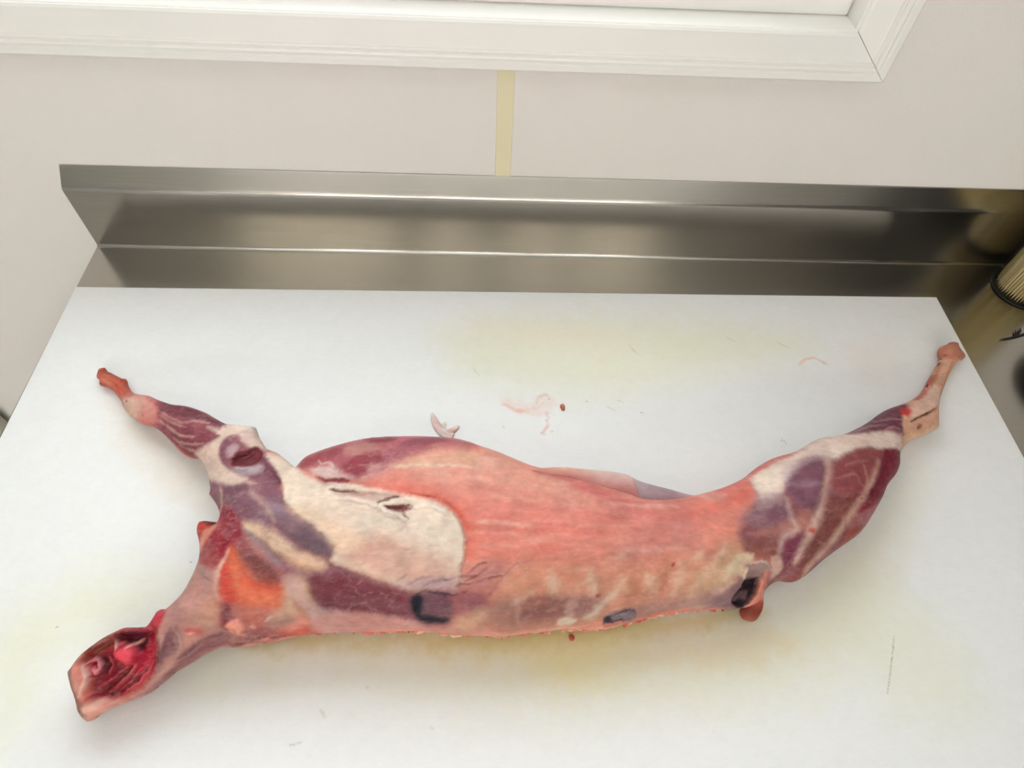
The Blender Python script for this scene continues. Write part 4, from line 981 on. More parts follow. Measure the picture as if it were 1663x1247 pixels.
('p',0x8C4856,26,1,0,8,0,0,[768,-1248,887,-1206,1204,-1375,1492,-1610,1757,-1677,2176,-1794,2715,-2022,3050,-2055,3273,-2316,3262,-2570,2694,-2691,2476,-2442,1829,-2070,1391,-1850,861,-1499]),
('p',0xCB6852,20,1,0,8,0,0,[768,-1248,894,-1224,1204,-1375,1461,-1617,1405,-1762,1119,-1602,952,-1549]),
('l',0xA8382F,26,0.85,0,8,0,46,[967,-1324,1059,-1359,1193,-1427,1339,-1560]),
('l',0xE39A84,33,0.7,0,8,0,40,[955,-1421,1098,-1493,1277,-1602]),
('l',0xB04A38,20,0.7,0,8,0,33,[876,-1308,923,-1283,982,-1335]),
('l',0xB8402F,26,0.7,0,8,0,33,[1147,-1478,1262,-1617,1326,-1673]),
('p',0xD88880,26,1,0,12,0,0,[1268,-1665,1437,-1610,1729,-1688,1876,-1823,1862,-2017,1643,-2011,1457,-1917,1306,-1767]),
('p',0xE0B9A6,26,0.9,0,15,0,0,[1320,-1719,1501,-1681,1671,-1831,1634,-1997,1407,-1883]),
('p',0xCB6A6A,46,0.6,0,15,0,0,[1605,-1677,1766,-1709,1882,-1839,1739,-1818]),
('p',0xDA8480,40,0.7,0,15,0,0,[1640,-1904,1863,-1901,1988,-2012,1765,-2015,1633,-1986]),
('l',0x8A2A2A,13,0.9,0,8,0,26,[1403,-1721,1437,-1737]),
('l',0x8A2A2A,13,0.9,0,8,0,26,[1683,-1903,1705,-1916]),
('p',0x6C3442,26,0.9,0,10,0.2,0,[1839,-1762,2131,-1796,2439,-1889,2773,-2082,2608,-2041,2401,-2000,2137,-1930,1916,-1841]),
('p',0x98545E,20,0.7,8,10,0.5,0,[1936,-1905,2232,-1965,2574,-2065,2517,-2125,2229,-2099,1988,-2012]),
('p',0x7A3C48,20,0.7,6,10,0.4,0,[2028,-2100,2272,-2173,2558,-2242,2443,-2347,2231,-2255]),
('l',0xDDB0AA,20,0.75,-5,10,0,26,[1888,-1856,2054,-1942,2248,-2019,2422,-2016,2578,-2041]),
('l',0xDDB0AA,20,0.75,-5,10,0,26,[1947,-1980,2134,-2094,2271,-2159,2446,-2181]),
('l',0xDDB0AA,20,0.75,-5,10,0,26,[2133,-2179,2271,-2243,2453,-2265,2560,-2256]),
('l',0xDDB0AA,20,0.75,-5,10,0,26,[2231,-2255,2355,-2316,2503,-2350]),
('l',0xDDB0AA,20,0.75,-5,10,0,26,[1940,-1920,2144,-2022,2327,-2074]),
('p',0xE3CABD,26,1,0,10,0,0,[2580,-2080,2713,-2114,2745,-2048,2815,-2037,3032,-2054,3129,-2176,3260,-2319,3231,-2344,3092,-2310,2958,-2192,2842,-2222,2799,-2280,2822,-2423,3010,-2566,3219,-2650,3084,-2701,2872,-2684,2655,-2634,2513,-2474,2434,-2373,2564,-2299,2741,-2190]),
('l',0xF2E6DC,33,0.7,0,8,0,46,[2844,-2064,3006,-2086,3068,-2117]),
('p',0xCBB0AE,33,0.7,0,15,0,0,[2947,-2161,3038,-2108,3101,-2197,3073,-2265]),
('l',0x6A3A48,13,0.8,0,8,0,26,[2571,-1956,2705,-2035,2780,-2091]),
('l',0x7A4A50,10,0.8,0,8,0,20,[2684,-2211,2744,-2176]),
('p',0x8D5566,20,0.95,10,8,0,0,[2799,-2309,2847,-2192,2952,-2176,2957,-2267,2878,-2339,2900,-2439,2990,-2552,2859,-2466]),
('p',0xC4A8B0,20,0.8,0,10,0,0,[2874,-2325,2948,-2282,2999,-2312,2961,-2412,2920,-2426]),
('p',0x7A4256,16,1,0,8,0,0,[3249,-2428,3279,-2383,3439,-2513,3581,-2665,3558,-2718,3391,-2625,3321,-2542]),
('p',0xA8949E,20,0.9,-20,8,0,0,[3005,-2525,3169,-2507,3319,-2486,3343,-2584,3178,-2616,3063,-2587]),
('p',0xCBBEC2,16,0.5,0,10,0,0,[3181,-2541,3289,-2528,3292,-2577,3198,-2590]),
('p',0x701F2B,16,1,-50,8,0,0,[2979,-2469,2996,-2384,3103,-2370,3141,-2309,3219,-2327,3269,-2428,3211,-2507,3009,-2514]),
('l',0x3E0E18,20,0.9,-10,8,0,20,[3033,-2449,3104,-2428,3149,-2385]),
('l',0xD9C0C4,13,0.8,0,8,0,20,[3011,-2522,3138,-2541,3219,-2528]),
('l',0xC06A62,26,0.6,0,8,0,33,[2723,-2772,2763,-2826,2848,-2959]),
('l',0xA83A30,26,0.7,0,12,0,33,[863,-1325,903,-1309,952,-1338]),
('l',0x7A2A26,26,0.7,0,12,0,26,[902,-1460,987,-1501,1056,-1508]),
('l',0x8E2E2C,26,0.7,0,12,0,26,[1179,-1404,1238,-1449,1293,-1512]),
('l',0x7E2A28,26,0.7,0,12,0,26,[998,-1345,1016,-1327,1119,-1387]),
('l',0xDA8A6E,26,0.7,0,12,0,40,[929,-1402,1020,-1457,1052,-1545]),
('l',0xBE5240,26,0.7,0,12,0,40,[1107,-1460,1214,-1530,1411,-1665]),
('l',0xC0584A,26,0.7,0,12,0,53,[1312,-1638,1385,-1626,1486,-1661]),
('l',0xB87A66,26,0.7,0,12,0,40,[1213,-1612,1301,-1685,1372,-1787]),
('p',0xE2BCAE,46,0.7,0,25,0.3,0,[1421,-1683,1655,-1698,1795,-1787,1747,-1850,1551,-1808]),
('p',0xD9A49A,40,0.7,0,25,0.4,0,[1592,-1811,1830,-1837,1900,-1903,1788,-1969,1678,-1935]),
('l',0xB8636A,33,0.6,0,15,0,40,[1684,-1698,1800,-1743,1944,-1826]),
('l',0xC06A6E,33,0.6,0,15,0,40,[1733,-2007,1903,-2034,2027,-2114]),
('l',0x94404C,26,0.7,0,10,0,33,[1831,-2027,2027,-2114,2211,-2254,2355,-2383,2478,-2401]),
('p',0x5E2C38,26,0.6,0,15,0,0,[2270,-2257,2405,-2345,2450,-2398,2325,-2369]),
('l',0x75404A,33,0.8,0,15,0.3,59,[2743,-4395,2845,-4313,2989,-4234]),
('l',0x8A5A5E,33,0.8,0,15,0.3,53,[2642,-4475,2736,-4413,2815,-4344]),
('l',0x6E3C48,33,0.8,0,15,0.3,53,[2859,-4229,2972,-4142,3121,-4052,3244,-4022]),
('l',0x5E3640,33,0.8,0,15,0.3,53,[2719,-4261,2737,-4172,2781,-4100]),
('l',0x6A3C46,33,0.8,0,15,0.3,53,[2774,-4027,2823,-4087,2838,-4163]),
('l',0x7A3A42,33,0.8,0,15,0.3,46,[3078,-4135,3220,-4127,3406,-4121]),
('l',0x6E3038,33,0.8,0,15,0.3,40,[3286,-4149,3439,-4112,3618,-4046]),
('l',0xC08A80,33,0.8,0,15,0.3,46,[2286,-4621,2418,-4578,2534,-4528]),
('l',0xB58C88,33,0.8,0,15,0.3,33,[2564,-4498,2670,-4445,2747,-4377]),
('l',0x8C6A64,26,0.8,0,12,0,53,[1940,-4294,1940,-4381,1993,-4476]),
('l',0xC07A70,26,0.8,0,12,0,40,[1987,-4273,2036,-4246,2094,-4246]),
('l',0x7A524C,26,0.8,0,12,0,46,[2028,-4499,2076,-4567,2124,-4603]),
('l',0xC8A098,26,0.8,0,12,0,46,[2000,-4368,2059,-4447,2053,-4510]),
('l',0x642A24,26,0.8,0,12,0,46,[2026,-4166,2153,-4093,2243,-4030]),
('l',0xB88078,26,0.8,0,12,0,26,[2090,-4132,2226,-4066]),
('l',0xA02840,26,0.8,0,12,0,40,[2309,-3994,2406,-3983,2535,-3958]),
('p',0x7E1024,26,0.8,0,20,0.5,0,[2283,-4277,2466,-4306,2549,-4399,2381,-4513,2226,-4538,2239,-4419]),
('l',0x4E0A16,20,0.8,-15,12,0,26,[2227,-4508,2344,-4419,2466,-4306]),
('l',0x4E0A16,20,0.8,-15,12,0,26,[2297,-4540,2467,-4455,2602,-4312]),
('l',0x4E0A16,20,0.8,-15,12,0,26,[2223,-4306,2327,-4262]),
('l',0xD86A70,16,0.8,10,12,0,23,[2407,-4515,2548,-4415,2654,-4256]),
('l',0xD86A70,16,0.8,10,12,0,23,[2236,-4223,2285,-4290,2265,-4361]),
('l',0xD86A70,16,0.8,10,12,0,23,[2315,-4112,2360,-4097]),
('p',0xC99A84,40,0.6,0,20,0,0,[2907,-3824,3054,-3822,3125,-3911,3004,-3941]),
('p',0xA87878,40,0.6,0,20,0.3,0,[2787,-3828,2882,-3796,2940,-3911,2854,-3955]),
('l',0x6A2430,20,0.8,0,12,0,26,[3626,-4075,3747,-4054,3867,-4043]),
('l',0xE8A08A,16,0.8,8,15,0,26,[3599,-4148,3735,-4104,3919,-4078]),
('l',0xE8A08A,16,0.8,8,15,0,26,[3674,-4136,3827,-4105]),
('p',0x8A525A,40,1,0,12,0,0,[8388,-2559,8982,-2260,9510,-2080,10028,-1886,10616,-1635,10445,-2221,10249,-2427,9836,-2851,9236,-3336,8588,-3686,8239,-3675,8331,-3405,8095,-3271,7992,-3160,8279,-2815]),
('p',0xE5CFC4,26,1,0,14,0,0,[8369,-2572,8645,-2416,9033,-2273,9288,-2128,9718,-2043,10300,-2071,10255,-2276,9918,-2258,9567,-2282,9257,-2409,9212,-2369,8948,-2382,8719,-2542,8560,-2766,8335,-2863,8309,-2718]),
('p',0xEFDDCF,26,0.9,0,10,0,0,[8382,-2573,8592,-2487,8759,-2463,8595,-2668,8360,-2791,8333,-2693]),
('l',0xD86A66,26,0.9,0,8,0,46,[7943,-2745,8310,-2597,8522,-2466,8725,-2372,9022,-2283]),
('p',0xCBB3BC,40,0.7,0,20,0,0,[8615,-2567,8860,-2409,9181,-2355,9128,-2462,8851,-2516,8643,-2668]),
('p',0x825466,33,1,15,12,0,0,[8732,-2568,8939,-2437,9127,-2409,8981,-2763,8814,-2954,8669,-2861,8601,-2718]),
('p',0xA68AA0,26,0.6,0,15,0.3,0,[8631,-2668,8834,-2618,9006,-2641,8963,-2691,8733,-2692]),
('p',0x96727C,40,0.9,0,20,0.2,0,[8022,-3025,8319,-2839,8553,-2790,8565,-3093,8416,-3138,8132,-3070]),
('p',0x7E5264,26,0.9,0,15,0,0,[8326,-2979,8534,-2850,8582,-3093,8443,-3129]),
('p',0xBFA0A2,40,0.6,0,20,0,0,[8275,-2767,8536,-2766,8506,-2862,8272,-2910]),
('p',0xBE8074,46,0.8,0,20,0,0,[8627,-2978,8867,-2954,8835,-3116,8620,-3138,8358,-3183,8114,-3160,8321,-3115]),
('p',0x90494C,26,1,15,12,0.2,0,[9167,-2462,9567,-2282,9922,-2285,9756,-2553,9477,-2783,9230,-2810,9105,-2665]),
('p',0x7E4640,26,0.95,8,15,0.2,0,[8879,-3024,9035,-2811,9236,-2785,9419,-2759,9090,-3141,8880,-3324,8687,-3481,8569,-3409]),
('p',0x7E3A52,26,0.95,0,10,0,0,[8398,-3362,8618,-3150,8640,-3274,8519,-3466]),
('p',0x8A524C,33,0.95,0,15,0.2,0,[8013,-3248,8256,-3194,8407,-3273,8304,-3416,8081,-3369]),
('l',0xDCBBAE,73,0.8,-8,10,0,79,[9206,-2355,9064,-2665,8870,-3001,8712,-3230,8570,-3432]),
('l',0xD8BAB2,59,0.75,-6,12,0,53,[8582,-2814,8584,-3001,8624,-3116,8457,-3194,8383,-3406,8314,-3586]),
('p',0xD8B5AA,20,0.9,0,10,0,0,[8306,-3383,8409,-3407,8414,-3498,8324,-3564]),
('p',0x7E2438,23,1,0,10,0,0,[9952,-2257,10282,-2291,10226,-2481,9838,-2788,9520,-2819,9738,-2553]),
('p',0x8A2A3C,20,0.95,0,10,0,0,[9376,-2893,9612,-2818,9789,-2839,9685,-2964,9381,-2988]),
('p',0x984A40,20,0.95,0,10,0,0,[9248,-3048,9491,-3001,9602,-3123,9266,-3324,9139,-3310]),
('p',0xAC7078,20,0.9,0,10,0.3,0,[9317,-2977,9809,-2852,9687,-3026,9511,-3049,9248,-3119]),
('l',0xDDB5A0,59,0.85,5,10,0,79,[9785,-2410,9589,-2658,9342,-2905,9059,-3187,8749,-3484,8627,-3660]),
('l',0xCB9A8C,26,0.7,0,15,0,33,[9576,-2455,9540,-2659,9408,-2808]),
('l',0xC8928C,26,0.5,0,20,0,26,[9175,-2614,9419,-2561,9470,-2685]),
('l',0xC8928C,26,0.5,0,20,0,26,[9343,-2460,9660,-2401]),
('l',0xC8928C,26,0.5,0,20,0,26,[8939,-3279,8822,-3231]),
('p',0x6E3749,23,1,0,10,0,0,[9646,-2079,10018,-1902,10529,-1650,10573,-1764,10354,-2025,10189,-2005,9850,-2073]),
('l',0xB48A94,20,0.75,0,12,0,26,[9718,-2068,9929,-1990,10156,-1960]),
('l',0xB48A94,20,0.75,0,12,0,26,[10047,-1922,10268,-1880,10409,-1893]),
('l',0xB48A94,20,0.75,0,12,0,26,[9983,-2086,10198,-1990,10321,-2013]),
('p',0xDBAA92,20,1,0,8,0,0,[10429,-1831,10826,-1546,11061,-1416,11410,-1003,11499,-823,11755,-674,11878,-749,11897,-928,11529,-1247,11161,-1631,10999,-1973,10728,-2093,10291,-2274,10342,-2068]),
('p',0xCC3030,20,0.95,0,8,0,0,[10476,-1736,10584,-1748,10576,-1811,10497,-1844,10439,-1814]),
('p',0xC67C66,26,0.9,0,12,0,0,[11463,-862,11738,-675,11865,-732,11873,-926,11659,-996,11488,-978]),
('p',0xE8C4B4,26,0.9,0,12,0,0,[11040,-1395,11186,-1389,11113,-1632,10667,-1823,10498,-1918,10611,-1731]),
('l',0xC04A3E,20,0.9,0,8,0,40,[10755,-1612,10947,-1512,11142,-1347,11267,-1220]),
('l',0xB2704C,20,0.8,-6,8,0,26,[11617,-984,11437,-1222,11189,-1531]),
('l',0xB2704C,20,0.8,-6,8,0,26,[11445,-1046,11251,-1263,11074,-1443]),
('l',0x65402E,13,0.95,-20,8,0,30,[10500,-1912,10698,-1828,10990,-1706]),
('l',0x93603F,26,0.9,-10,8,0,59,[10603,-1975,10672,-1943]),
('l',0xA2402F,20,0.9,0,8,0,33,[11522,-928,11535,-940]),
('p',0xE6C09E,20,0.9,0,8,0.3,0,[10336,-2096,10687,-2017,10916,-1923,10950,-1970,10786,-2055,10522,-2178]),
('l',0xC44A38,26,0.9,0,8,0,53,[8765,-3134,8821,-3121]),
('l',0xB0303A,13,0.8,0,8,0,26,[9424,-2808,9455,-2807]),
('p',0xDAC6AA,20,0.9,0,20,0.3,0,[7956,-3355,8122,-3343,8069,-3425,8009,-3450,8012,-3501,7979,-3590,7945,-3544,7814,-3505,7883,-3443]),
('p',0x84686E,26,0.95,0,15,0.3,0,[7724,-3796,7813,-3703,7915,-3627,8000,-3609,7988,-3667,7917,-3745,7943,-3838,7846,-3852,7736,-3833]),
('p',0xA58C86,16,1,10,10,0,0,[8018,-3434,8179,-3414,8246,-3422,8314,-3488,8227,-3512,8204,-3570,8165,-3594,8015,-3616,8026,-3501]),
('p',0x8E7270,16,0.9,0,15,0,0,[8024,-3539,8106,-3503,8196,-3517,8204,-3570,8059,-3578]),
('p',0x241A22,16,1,-60,8,0,0,[8015,-3590,8074,-3572,8184,-3576,8160,-3713,8100,-3800,8059,-3873,8003,-3867,7920,-3807,7916,-3738,7987,-3654]),  # dark gap by the tail, its shade painted into the colour
('p',0x5C424C,16,0.85,20,15,0,0,[7913,-3745,8010,-3681,8086,-3696,8071,-3784,7998,-3761,7953,-3787]),
('l',0xE2D2CA,10,0.9,15,8,0,20,[8043,-3470,8019,-3507,8005,-3552,8008,-3609]),
('l',0xCDB8AE,10,0.8,8,8,0,20,[8018,-3434,8113,-3423,8187,-3411,8246,-3428,8306,-3488]),
('p',0xC9A69A,20,0.9,0,15,0,0,[8339,-3391,8415,-3392,8428,-3498,8342,-3576,8318,-3541,8346,-3482]),
('p',0x8A4038,20,0.9,0,15,0,0,[8284,-3643,8424,-3613,8588,-3558,8654,-3518,8693,-3592,8542,-3665,8332,-3701]),
('l',0xF0948A,26,0.9,0,15,0,59,[4452,-4036,4724,-4019,4913,-4055,5181,-4042]),
('l',0xE69A84,20,0.9,0,15,0,40,[5180,-4053,5534,-4070,5753,-4081,5950,-4086,6228,-4044]),
('l',0xE08A74,20,0.9,0,15,0,40,[6231,-4052,6496,-4013,6701,-3985,6920,-3953]),
('l',0xE07A6C,20,0.9,0,15,0,40,[6872,-3964,7080,-3930,7292,-3894,7498,-3878,7857,-3871])]]
TOP = BOARD_Z + BOARD_T
carcass = empty('animal_carcass', (.62, -.36, TOP), label='skinned lamb carcass lying on its side across the white cutting board', cat='meat')
M['meat'] = vcol_mat('raw_meat', 0.45, 330, .0011, .04, .02, .10)
M['meat'].node_tree.nodes['Principled BSDF'].inputs['Specular IOR Level'].default_value = .17

def make_body():
    F = body_fields(OUTLINE)
    c, rel = paint_eval(F, OPS, np.array(lin(0xdf9080)))
    U, W_, d = F['U'], F['W'], F['d']
    rel = rel*np.clip(d/.008, 0, 1)
    rel = rel + np.clip(d/.01, 0, 1)*(.0011*fbm(U*.6, W_, .016, 3, 77) + .0005*fbm(U*.5, W_, .005, 3, 88))
    # fascia film and fibres: thin pale ridges and a slow drift of tone
    rg = 1 - np.abs(fbm(U*.45 + .35*W_, W_ - .25*U, .0095, 4, 55)); rg = np.clip((rg-.86)/.14, 0, 1)**1.5
    rg2 = 1 - np.abs(fbm(U*.3, W_, .0032, 3, 58)); rg2 = np.clip((rg2-.8)/.2, 0, 1)
    zone = np.clip(.5 + 1.2*fbm(U, W_, .05, 3, 61), 0, 1)
    film = np.array(lin(0xE6CFC6)); dark = 1 - np.clip((c.mean(-1)-.12)/.5, 0, 1)
    lum = np.clip((c.mean(-1)-.03)/.06, 0, 1)
    a_ = (np.clip(rg*.17*zone + rg2*.045, 0, .5)*(.35+.65*dark)*lum)[..., None]
    c = c*(1-a_) + film*a_
    tone = 1 + .13*fbm(U, W_, .013, 4, 63) + .07*fbm(U*.5, W_, .0035, 3, 64)
    hue = fbm(U, W_, .03, 3, 66)
    c = c*(tone**1.3)[..., None]*np.stack([1+.02*hue, 1-.05*hue, 1-.07*hue], -1)
    keep = d > -.75*GRID
    gy, gx = np.gradient(d, GRID); gl = np.maximum(np.hypot(gx, gy), .2)
    snap = keep & (d < .4*GRID)
    U = np.where(snap, U - d*gx/gl**2, U); W_ = np.where(snap, W_ - d*gy/gl**2, W_)
    F['U'], F['W'] = U, W_
    F['T'] = np.where(snap, 0, F['T']); rel = np.where(snap, 0, rel)
    A, B = body_points(F, rel)
    q = keep[:-1, :-1] & keep[:-1, 1:] & keep[1:, 1:] & keep[1:, :-1]
    used = np.zeros(d.shape, bool)
    for sl in ((slice(0, -1), slice(0, -1)), (slice(0, -1), slice(1, None)), (slice(1, None), slice(1, None)), (slice(1, None), slice(0, -1))): used[sl] |= q
    # the rim of the used cells is shared by front and back
    cnt = np.zeros(d.shape, int)
    for sl in ((slice(0, -1), slice(0, -1)), (slice(0, -1), slice(1, None)), (slice(1, None), slice(1, None)), (slice(1, None), slice(0, -1))): cnt[sl] += q
    rim = used & (cnt < 4)
    fi = -np.ones(d.shape, int); fi[used] = np.arange(used.sum())
    bi = fi.copy(); inner = used & ~rim; bi[inner] = used.sum() + np.arange(inner.sum())
    V = np.vstack([A[used], B[inner]])
    C = np.vstack([c[used], c[inner]])
    def quads(ix): return np.stack([ix[:-1, :-1][q], ix[:-1, 1:][q], ix[1:, 1:][q], ix[1:, :-1][q]], -1)
    Q = np.vstack([quads(fi), quads(bi)[:, ::-1]])
    me = bpy.data.meshes.new('body')
    me.vertices.add(len(V)); me.vertices.foreach_set('co', (V + np.array([0, 0, TOP]) - np.array(carcass.location)).ravel())
    me.loops.add(Q.size); me.loops.foreach_set('vertex_index', Q.ravel().astype(np.int32))
    me.polygons.add(len(Q)); me.polygons.foreach_set('loop_start', np.arange(0, Q.size, 4, dtype=np.int32))
    me.update(calc_edges=True); me.validate()
    a = me.color_attributes.new('tissue', 'FLOAT_COLOR', 'POINT')
    a.data.foreach_set('color', np.hstack([np.clip(C*GAIN*np.array([1, .965, .92]), 0, .95), np.ones((len(C), 1))]).ravel())
    link('body', me, M['meat'], carcass, True, keep=False)
    return F
BODY = make_body()

def blobs(name, parts, mat, parent, seed, keep=False):
    """lumpy tubes: list of (points, radii, colours) -> one mesh with the tissue attribute"""
    rnd = random.Random(seed); bm = bmesh.new(); cols = []
    for pts, rad, cs in parts:
        n0 = len(bm.verts); n = 10
        rings = tube(bm, pts, rad, n)
        bm.verts.ensure_lookup_table()
        for i, rg in enumerate(rings):
            cc = lin(cs[min(i, len(cs)-1)])
            for v in rg:
                v.co += Vector((rnd.gauss(0, 1), rnd.gauss(0, 1), rnd.gauss(0, .6)))*rad[i]*.16
                k = rnd.uniform(.88, 1.1); cols.append([min(1, x*GAIN*k) for x in cc] + [1])
    bmesh.ops.recalc_face_normals(bm, faces=bm.faces)
    me = bpy.data.meshes.new(name); bm.to_mesh(me); bm.free()
    a = me.color_attributes.new('tissue', 'FLOAT_COLOR', 'POINT'); a.data.foreach_set('color', np.array(cols).ravel())
    o = link(name, me, mat, parent, True, keep=keep)
    md = o.modifiers.new('round', 'SUBSURF'); md.levels = 1; md.render_levels = 2
    return o
def rel(p): return (p[0]-carcass.location.x, p[1]-carcass.location.y, p[2]+TOP-carcass.location.z)

# the docked tail hanging off the rump on a pale stalk
tp = [(x*1e-4, y*1e-4, z_*1e-4) for x, y, z_ in [(8321, -3999, 340), (8282, -4117, 360), (8249, -4234, 340), (8226, -4282, 300), (8199, -4325, 240), (8161, -4371, 190), (8131, -4397, 140), (8109, -4415, 120)]]
o = blobs('tail', [([rel(p) for p in tp], [.0042, .0036, .0036, .0055, .0092, .0104, .0094, .0035], [0xCDB49E, 0xE6D0B8, 0xDCBCA4, 0xA8503E, 0x843A2C, 0x8E4434, 0xA85C48, 0x7A3226])], M['meat'], carcass, 5)
o['label'] = 'reddish brown tail stump on a pale stalk'

# thin sheet of belly skin showing behind the back edge
def sheet(name, outer, inner, co, ci, thick, label):
    n, k = len(outer), 7; V = []; C = []
    for i in range(n):
        for j in range(k):
            t_ = j/(k-1); p = Vector(outer[i])*(1-t_) + Vector(inner[i])*t_
            p.z += .004*math.sin(math.pi*t_) + .0012*math.sin(i*1.9 + j)
            p.y += (1-t_)*.0018*math.sin(i*2.7+1)
            V.append(rel(p)); c_ = [a*(1-t_) + b*t_ for a, b in zip(lin(co[min(i, len(co)-1)]), lin(ci[min(i, len(ci)-1)]))]
            C.append([min(1, x*GAIN) for x in c_] + [1])
    Q = [(i*k+j, i*k+j+1, (i+1)*k+j+1, (i+1)*k+j) for i in range(n-1) for j in range(k-1)]
    me = bpy.data.meshes.new(name); me.from_pydata(V, [], Q); me.update()
    a = me.color_attributes.new('tissue', 'FLOAT_COLOR', 'POINT'); a.data.foreach_set('color', np.array(C).ravel())
    o = link(name, me, M['meat'], carcass, True, keep=False)
    s = o.modifiers.new('thick', 'SOLIDIFY'); s.thickness = thick; s.offset = 0
    m_ = o.modifiers.new('round', 'SUBSURF'); m_.levels = 1; m_.render_levels = 2
    o['label'] = label
    return o
mm = lambda L: [(x*1e-4, y*1e-4, z_*1e-4) for x, y, z_ in L]
sheet('flank_skin', mm([(5996, -3149, 780), (6196, -3085, 740), (6369, -3045, 680), (6540, -3051, 640), (6692, -3040, 620), (6848, -3064, 600), (6990, -3042, 580), (7065, -3099, 560)]), mm([(6008, -3190, 780), (6188, -3207, 760), (6355, -3230, 700), (6521, -3265, 660), (6669, -3299, 620), (6825, -3321, 580), (7015, -3351, 560), (7143, -3383, 540)]), [0xD9A08A, 0xE3B09A, 0xE6B8A4, 0xE4BBAA, 0xE8CCC0], [0xD28478, 0xD27C74, 0xC86868, 0xC86468], .003, 'pale pink fold of belly skin')
sheet('flank_membrane', mm([(7014, -3026, 500), (7155, -3079, 450), (7367, -3101, 380), (7535, -3136, 350), (7704, -3185, 340), (7797, -3226, 360)]), mm([(7018, -3324, 500), (7180, -3373, 460), (7351, -3368, 420), (7520, -3359, 400), (7680, -3335, 380), (7803, -3306, 380)]), [0xE2CDC6, 0xC9B4B6, 0xB8A4AA, 0xA89098, 0xC8B0AE], [0xC09098, 0xB08890, 0xA88088, 0xB88A8A], .002, 'greyish translucent belly membrane')

# crumbly pink fat where the two sides were split apart, along the lower edge
rnd = random.Random(12); parts = []
P = BODY['P']
us, ws = BODY['U'][0], BODY['W'][:, 0]
rimz = lambda u, w: float(BODY['Z'][min(max(int(round((w-BODY['W0'])/GRID)), 0), BODY['Z'].shape[0]-1), min(max(int(round((u-BODY['U0'])/GRID)), 0), BODY['Z'].shape[1]-1)])
low = [(p[0], p[1]) for p in P[103*3:123*3]]
for i in range(len(low)-1):
    (ua, wa), (ub, wb) = low[i], low[i+1]
    L_ = math.hypot(ub-ua, wb-wa); nst = max(1, int(L_/.0032))
    for k in range(nst):
        f_ = (k+rnd.random())/nst; u = ua+(ub-ua)*f_; w = wa+(wb-wa)*f_
        dens = .35 + .65*max(0, vnoise(np.array([u/.03]), np.array([.5]), 5)[0]*.9+.35)
        if rnd.random() > dens*1.25: continue
        zz = rimz(u, w) + rnd.uniform(-.005, .0015); s_ = zz/SE
        p = Vector((u, w/SE - s_*CE + rnd.uniform(-.0016, .0012), zz)); r_ = rnd.uniform(.0012, .0030)
        dv = Vector((rnd.uniform(-1, 1), rnd.uniform(-.5, .2), rnd.uniform(-.5, .5))).normalized()*r_*1.6
        parts.append(([rel(p-dv), rel(p), rel(p+dv)], [r_*.6, r_, r_*.6], [rnd.choice([0xF0A090, 0xF4B09C, 0xE88878, 0xF0BCA4, 0xDC7468])]))
o = blobs('fat_crumbs', parts, M['meat'], carcass, 8); o['kind'] = 'stuff'; o['label'] = 'crumbly pink fat along the split lower edge'

# ================================================================= scraps on the board
def scrap(name, label, parts, seed, flat=1.0):
    c0 = parts[0][0][0]; root = (c0[0], c0[1], TOP)
    o = blobs(name, [([(p[0]-root[0], p[1]-root[1], p[2]) for p in pts], r_, cs) for pts, r_, cs in parts], M['meat'], None, seed)
    o.location = root; o.scale = (1, 1, flat)
    return tag(o, label, 'meat scrap')
scrap('meat_scrap', 'pale pink two-pronged scrap of meat just behind the carcass back', [(mm(p), [x*1e-4 for x in r_], cs) for p, r_, cs in [([(5175, -2298, 30), (5059, -2266, 30), (4959, -2157, 30), (4917, -2045, 30), (4891, -1967, 30)], [66, 64, 56, 44, 20], [15915214, 16048344, 15781060, 15914702, 16048858]), ([(5060, -2283, 30), (5130, -2231, 30), (5193, -2180, 30), (5228, -2145, 30)], [62, 50, 36, 14], [15782600, 15252656, 15782086]), ([(5014, -2243, 20), (5039, -2158, 20), (5058, -2089, 20)], [56, 40, 16], [15787736])]], 3, .4)
scrap('meat_scrap', 'tiny orange red bit of meat in the middle of the white board behind the carcass', [(mm(p), [x*1e-4 for x in r_], cs) for p, r_, cs in [([(6468, -1820, 12), (6480, -1865, 12), (6485, -1918, 12)], [25, 36, 20], [14453364, 14253158])]], 4)
scrap('meat_scrap', 'small pink crumb in front of the lower carcass edge', [(mm(p), [x*1e-4 for x in r_], cs) for p, r_, cs in [([(6379, -4539, 16), (6413, -4568, 16), (6399, -4597, 16)], [20, 32, 16], [14185566, 13657168])]], 6)

# ================================================================= jar of skewers, bowl, cord
JX, JY, JR = 1.353, 0.045, .040
t = empty('skewer_jar', (JX, JY, BENCH_Z+.0003), label='clear round plastic jar full of bamboo skewers, on the bench behind the board corner', cat='jar')
bm = bmesh.new(); lathe(bm, [(0, 0), (JR-.003, 0), (JR, .003), (JR, .17), (JR+.002, .172), (JR+.002, .176), (JR-.0012, .176), (JR-.0016, .17), (JR-.0016, .004), (JR-.004, .0025), (0, .0025)], n=64)
from_bm('jar_wall', bm, M['clear'], t, True, keep=False)
bm = bmesh.new(); lathe(bm, [(JR-.003, .0002), (JR+.0004, .0004), (JR+.0006, .0012), (JR+.0003, .0019), (JR-.0002, .0019), (JR-.0002, .0005)], n=64)
from_bm('base_ring', bm, M['black'], t, True, keep=False)
bm = bmesh.new(); tube(bm, [(0, 0, 0), (0, 0, .012), (0, 0, .25)], [.0003, .0016, .0016], 8)
bmesh.ops.recalc_face_normals(bm, faces=bm.faces)
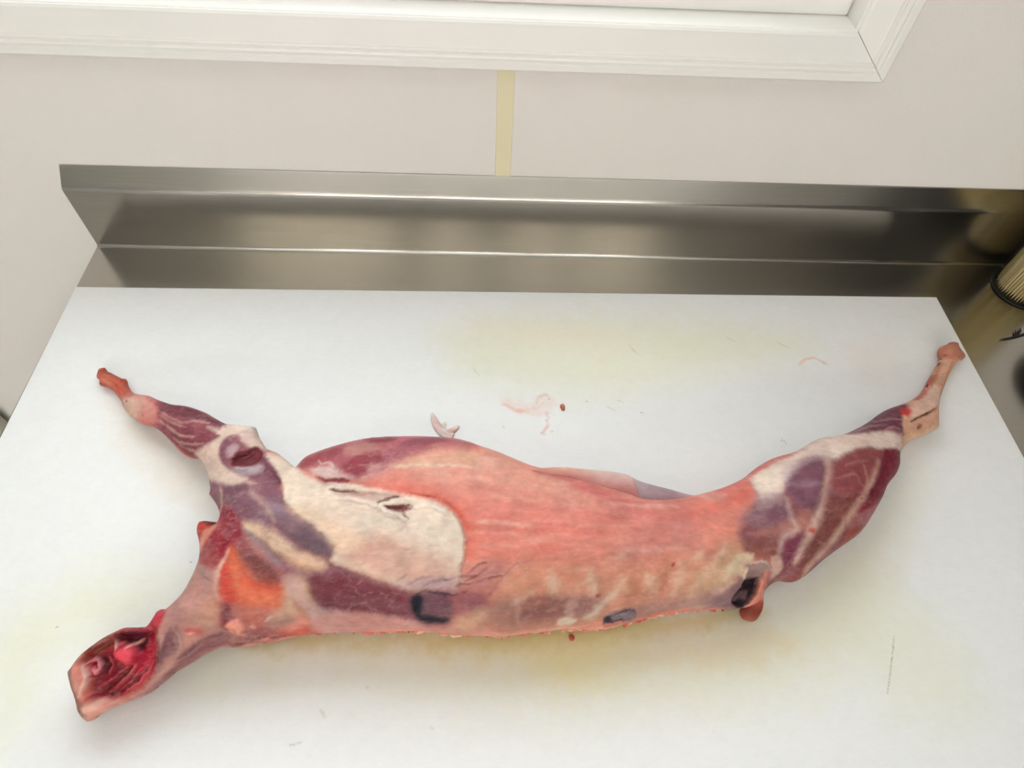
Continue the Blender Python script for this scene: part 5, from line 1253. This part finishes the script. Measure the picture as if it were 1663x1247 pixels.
sk = bpy.data.meshes.new('bamboo_skewer'); bm.to_mesh(sk); bm.free(); sk.materials.append(M['bamboo'])
rnd = random.Random(7); spots = []
R_ = JR - .0055
for ring in range(9):                               # packed in rings from the outside in
    rr = R_ - ring*.0038
    if rr < .001: break
    n = max(1, int(2*math.pi*rr/.0040))
    for k in range(n): spots.append((rr, 2*math.pi*(k+.5*(ring % 2))/n))
for i, (rr, a) in enumerate(spots[:170]):
    o = bpy.data.objects.new('bamboo_skewer', sk); col.objects.link(o)
    lean = rnd.uniform(-.006, .006)
    o.location = (JX + rr*math.cos(a), JY + rr*math.sin(a), BENCH_Z + .0032 + rnd.uniform(0, .003))
    o.rotation_euler = (lean, lean*.5, rnd.uniform(0, 6))
    tag(o, 'thin bamboo skewer standing in the clear jar', 'skewer', 'bamboo skewers in the clear jar')

# the round black bowl, only its left edge comes into the frame
t = empty('black_bowl', (1.418, -0.11, BENCH_Z+.0003), label='round black bowl at the right edge, on the bench beside the board', cat='bowl')
bm = bmesh.new(); lathe(bm, [(0, .004), (.055, .004), (.058, 0), (.064, 0), (.067, .006), (.080, .020), (.089, .040), (.092, .062), (.094, .064), (.0945, .066), (.092, .067), (.0895, .064), (.086, .042), (.077, .023), (.062, .010), (0, .0085)], n=72)
from_bm('bowl_shell', bm, M['black'], t, True, keep=False)

cp_ = mm([(12767, -531, 14), (12895, -507, 14), (13039, -470, 14), (13213, -410, 14), (13432, -372, 14), (13758, -445, 14)])
bm = bmesh.new(); c0 = Vector(cp_[0])
tube(bm, [Vector(p)-Vector((c0.x, c0.y, 0)) for p in cp_], [.0006, .0011] + [.0014]*(len(cp_)-2), 8)
for br in ([(12987, -476, 20), (13041, -419, 20), (13045, -373, 20)], [(13038, -464, 20), (13128, -372, 20), (13141, -326, 20)]): tube(bm, [Vector(p)*1e-4-Vector((c0.x, c0.y, 0)) for p in br], [.0012, .0014, .0006], 6)
o = from_bm('black_cable', bm, M['cord'], None, True); o.location = (c0.x, c0.y, BENCH_Z+.0003)
tag(o, 'thin black frayed cable lying on the bench beside the black bowl', 'cable')
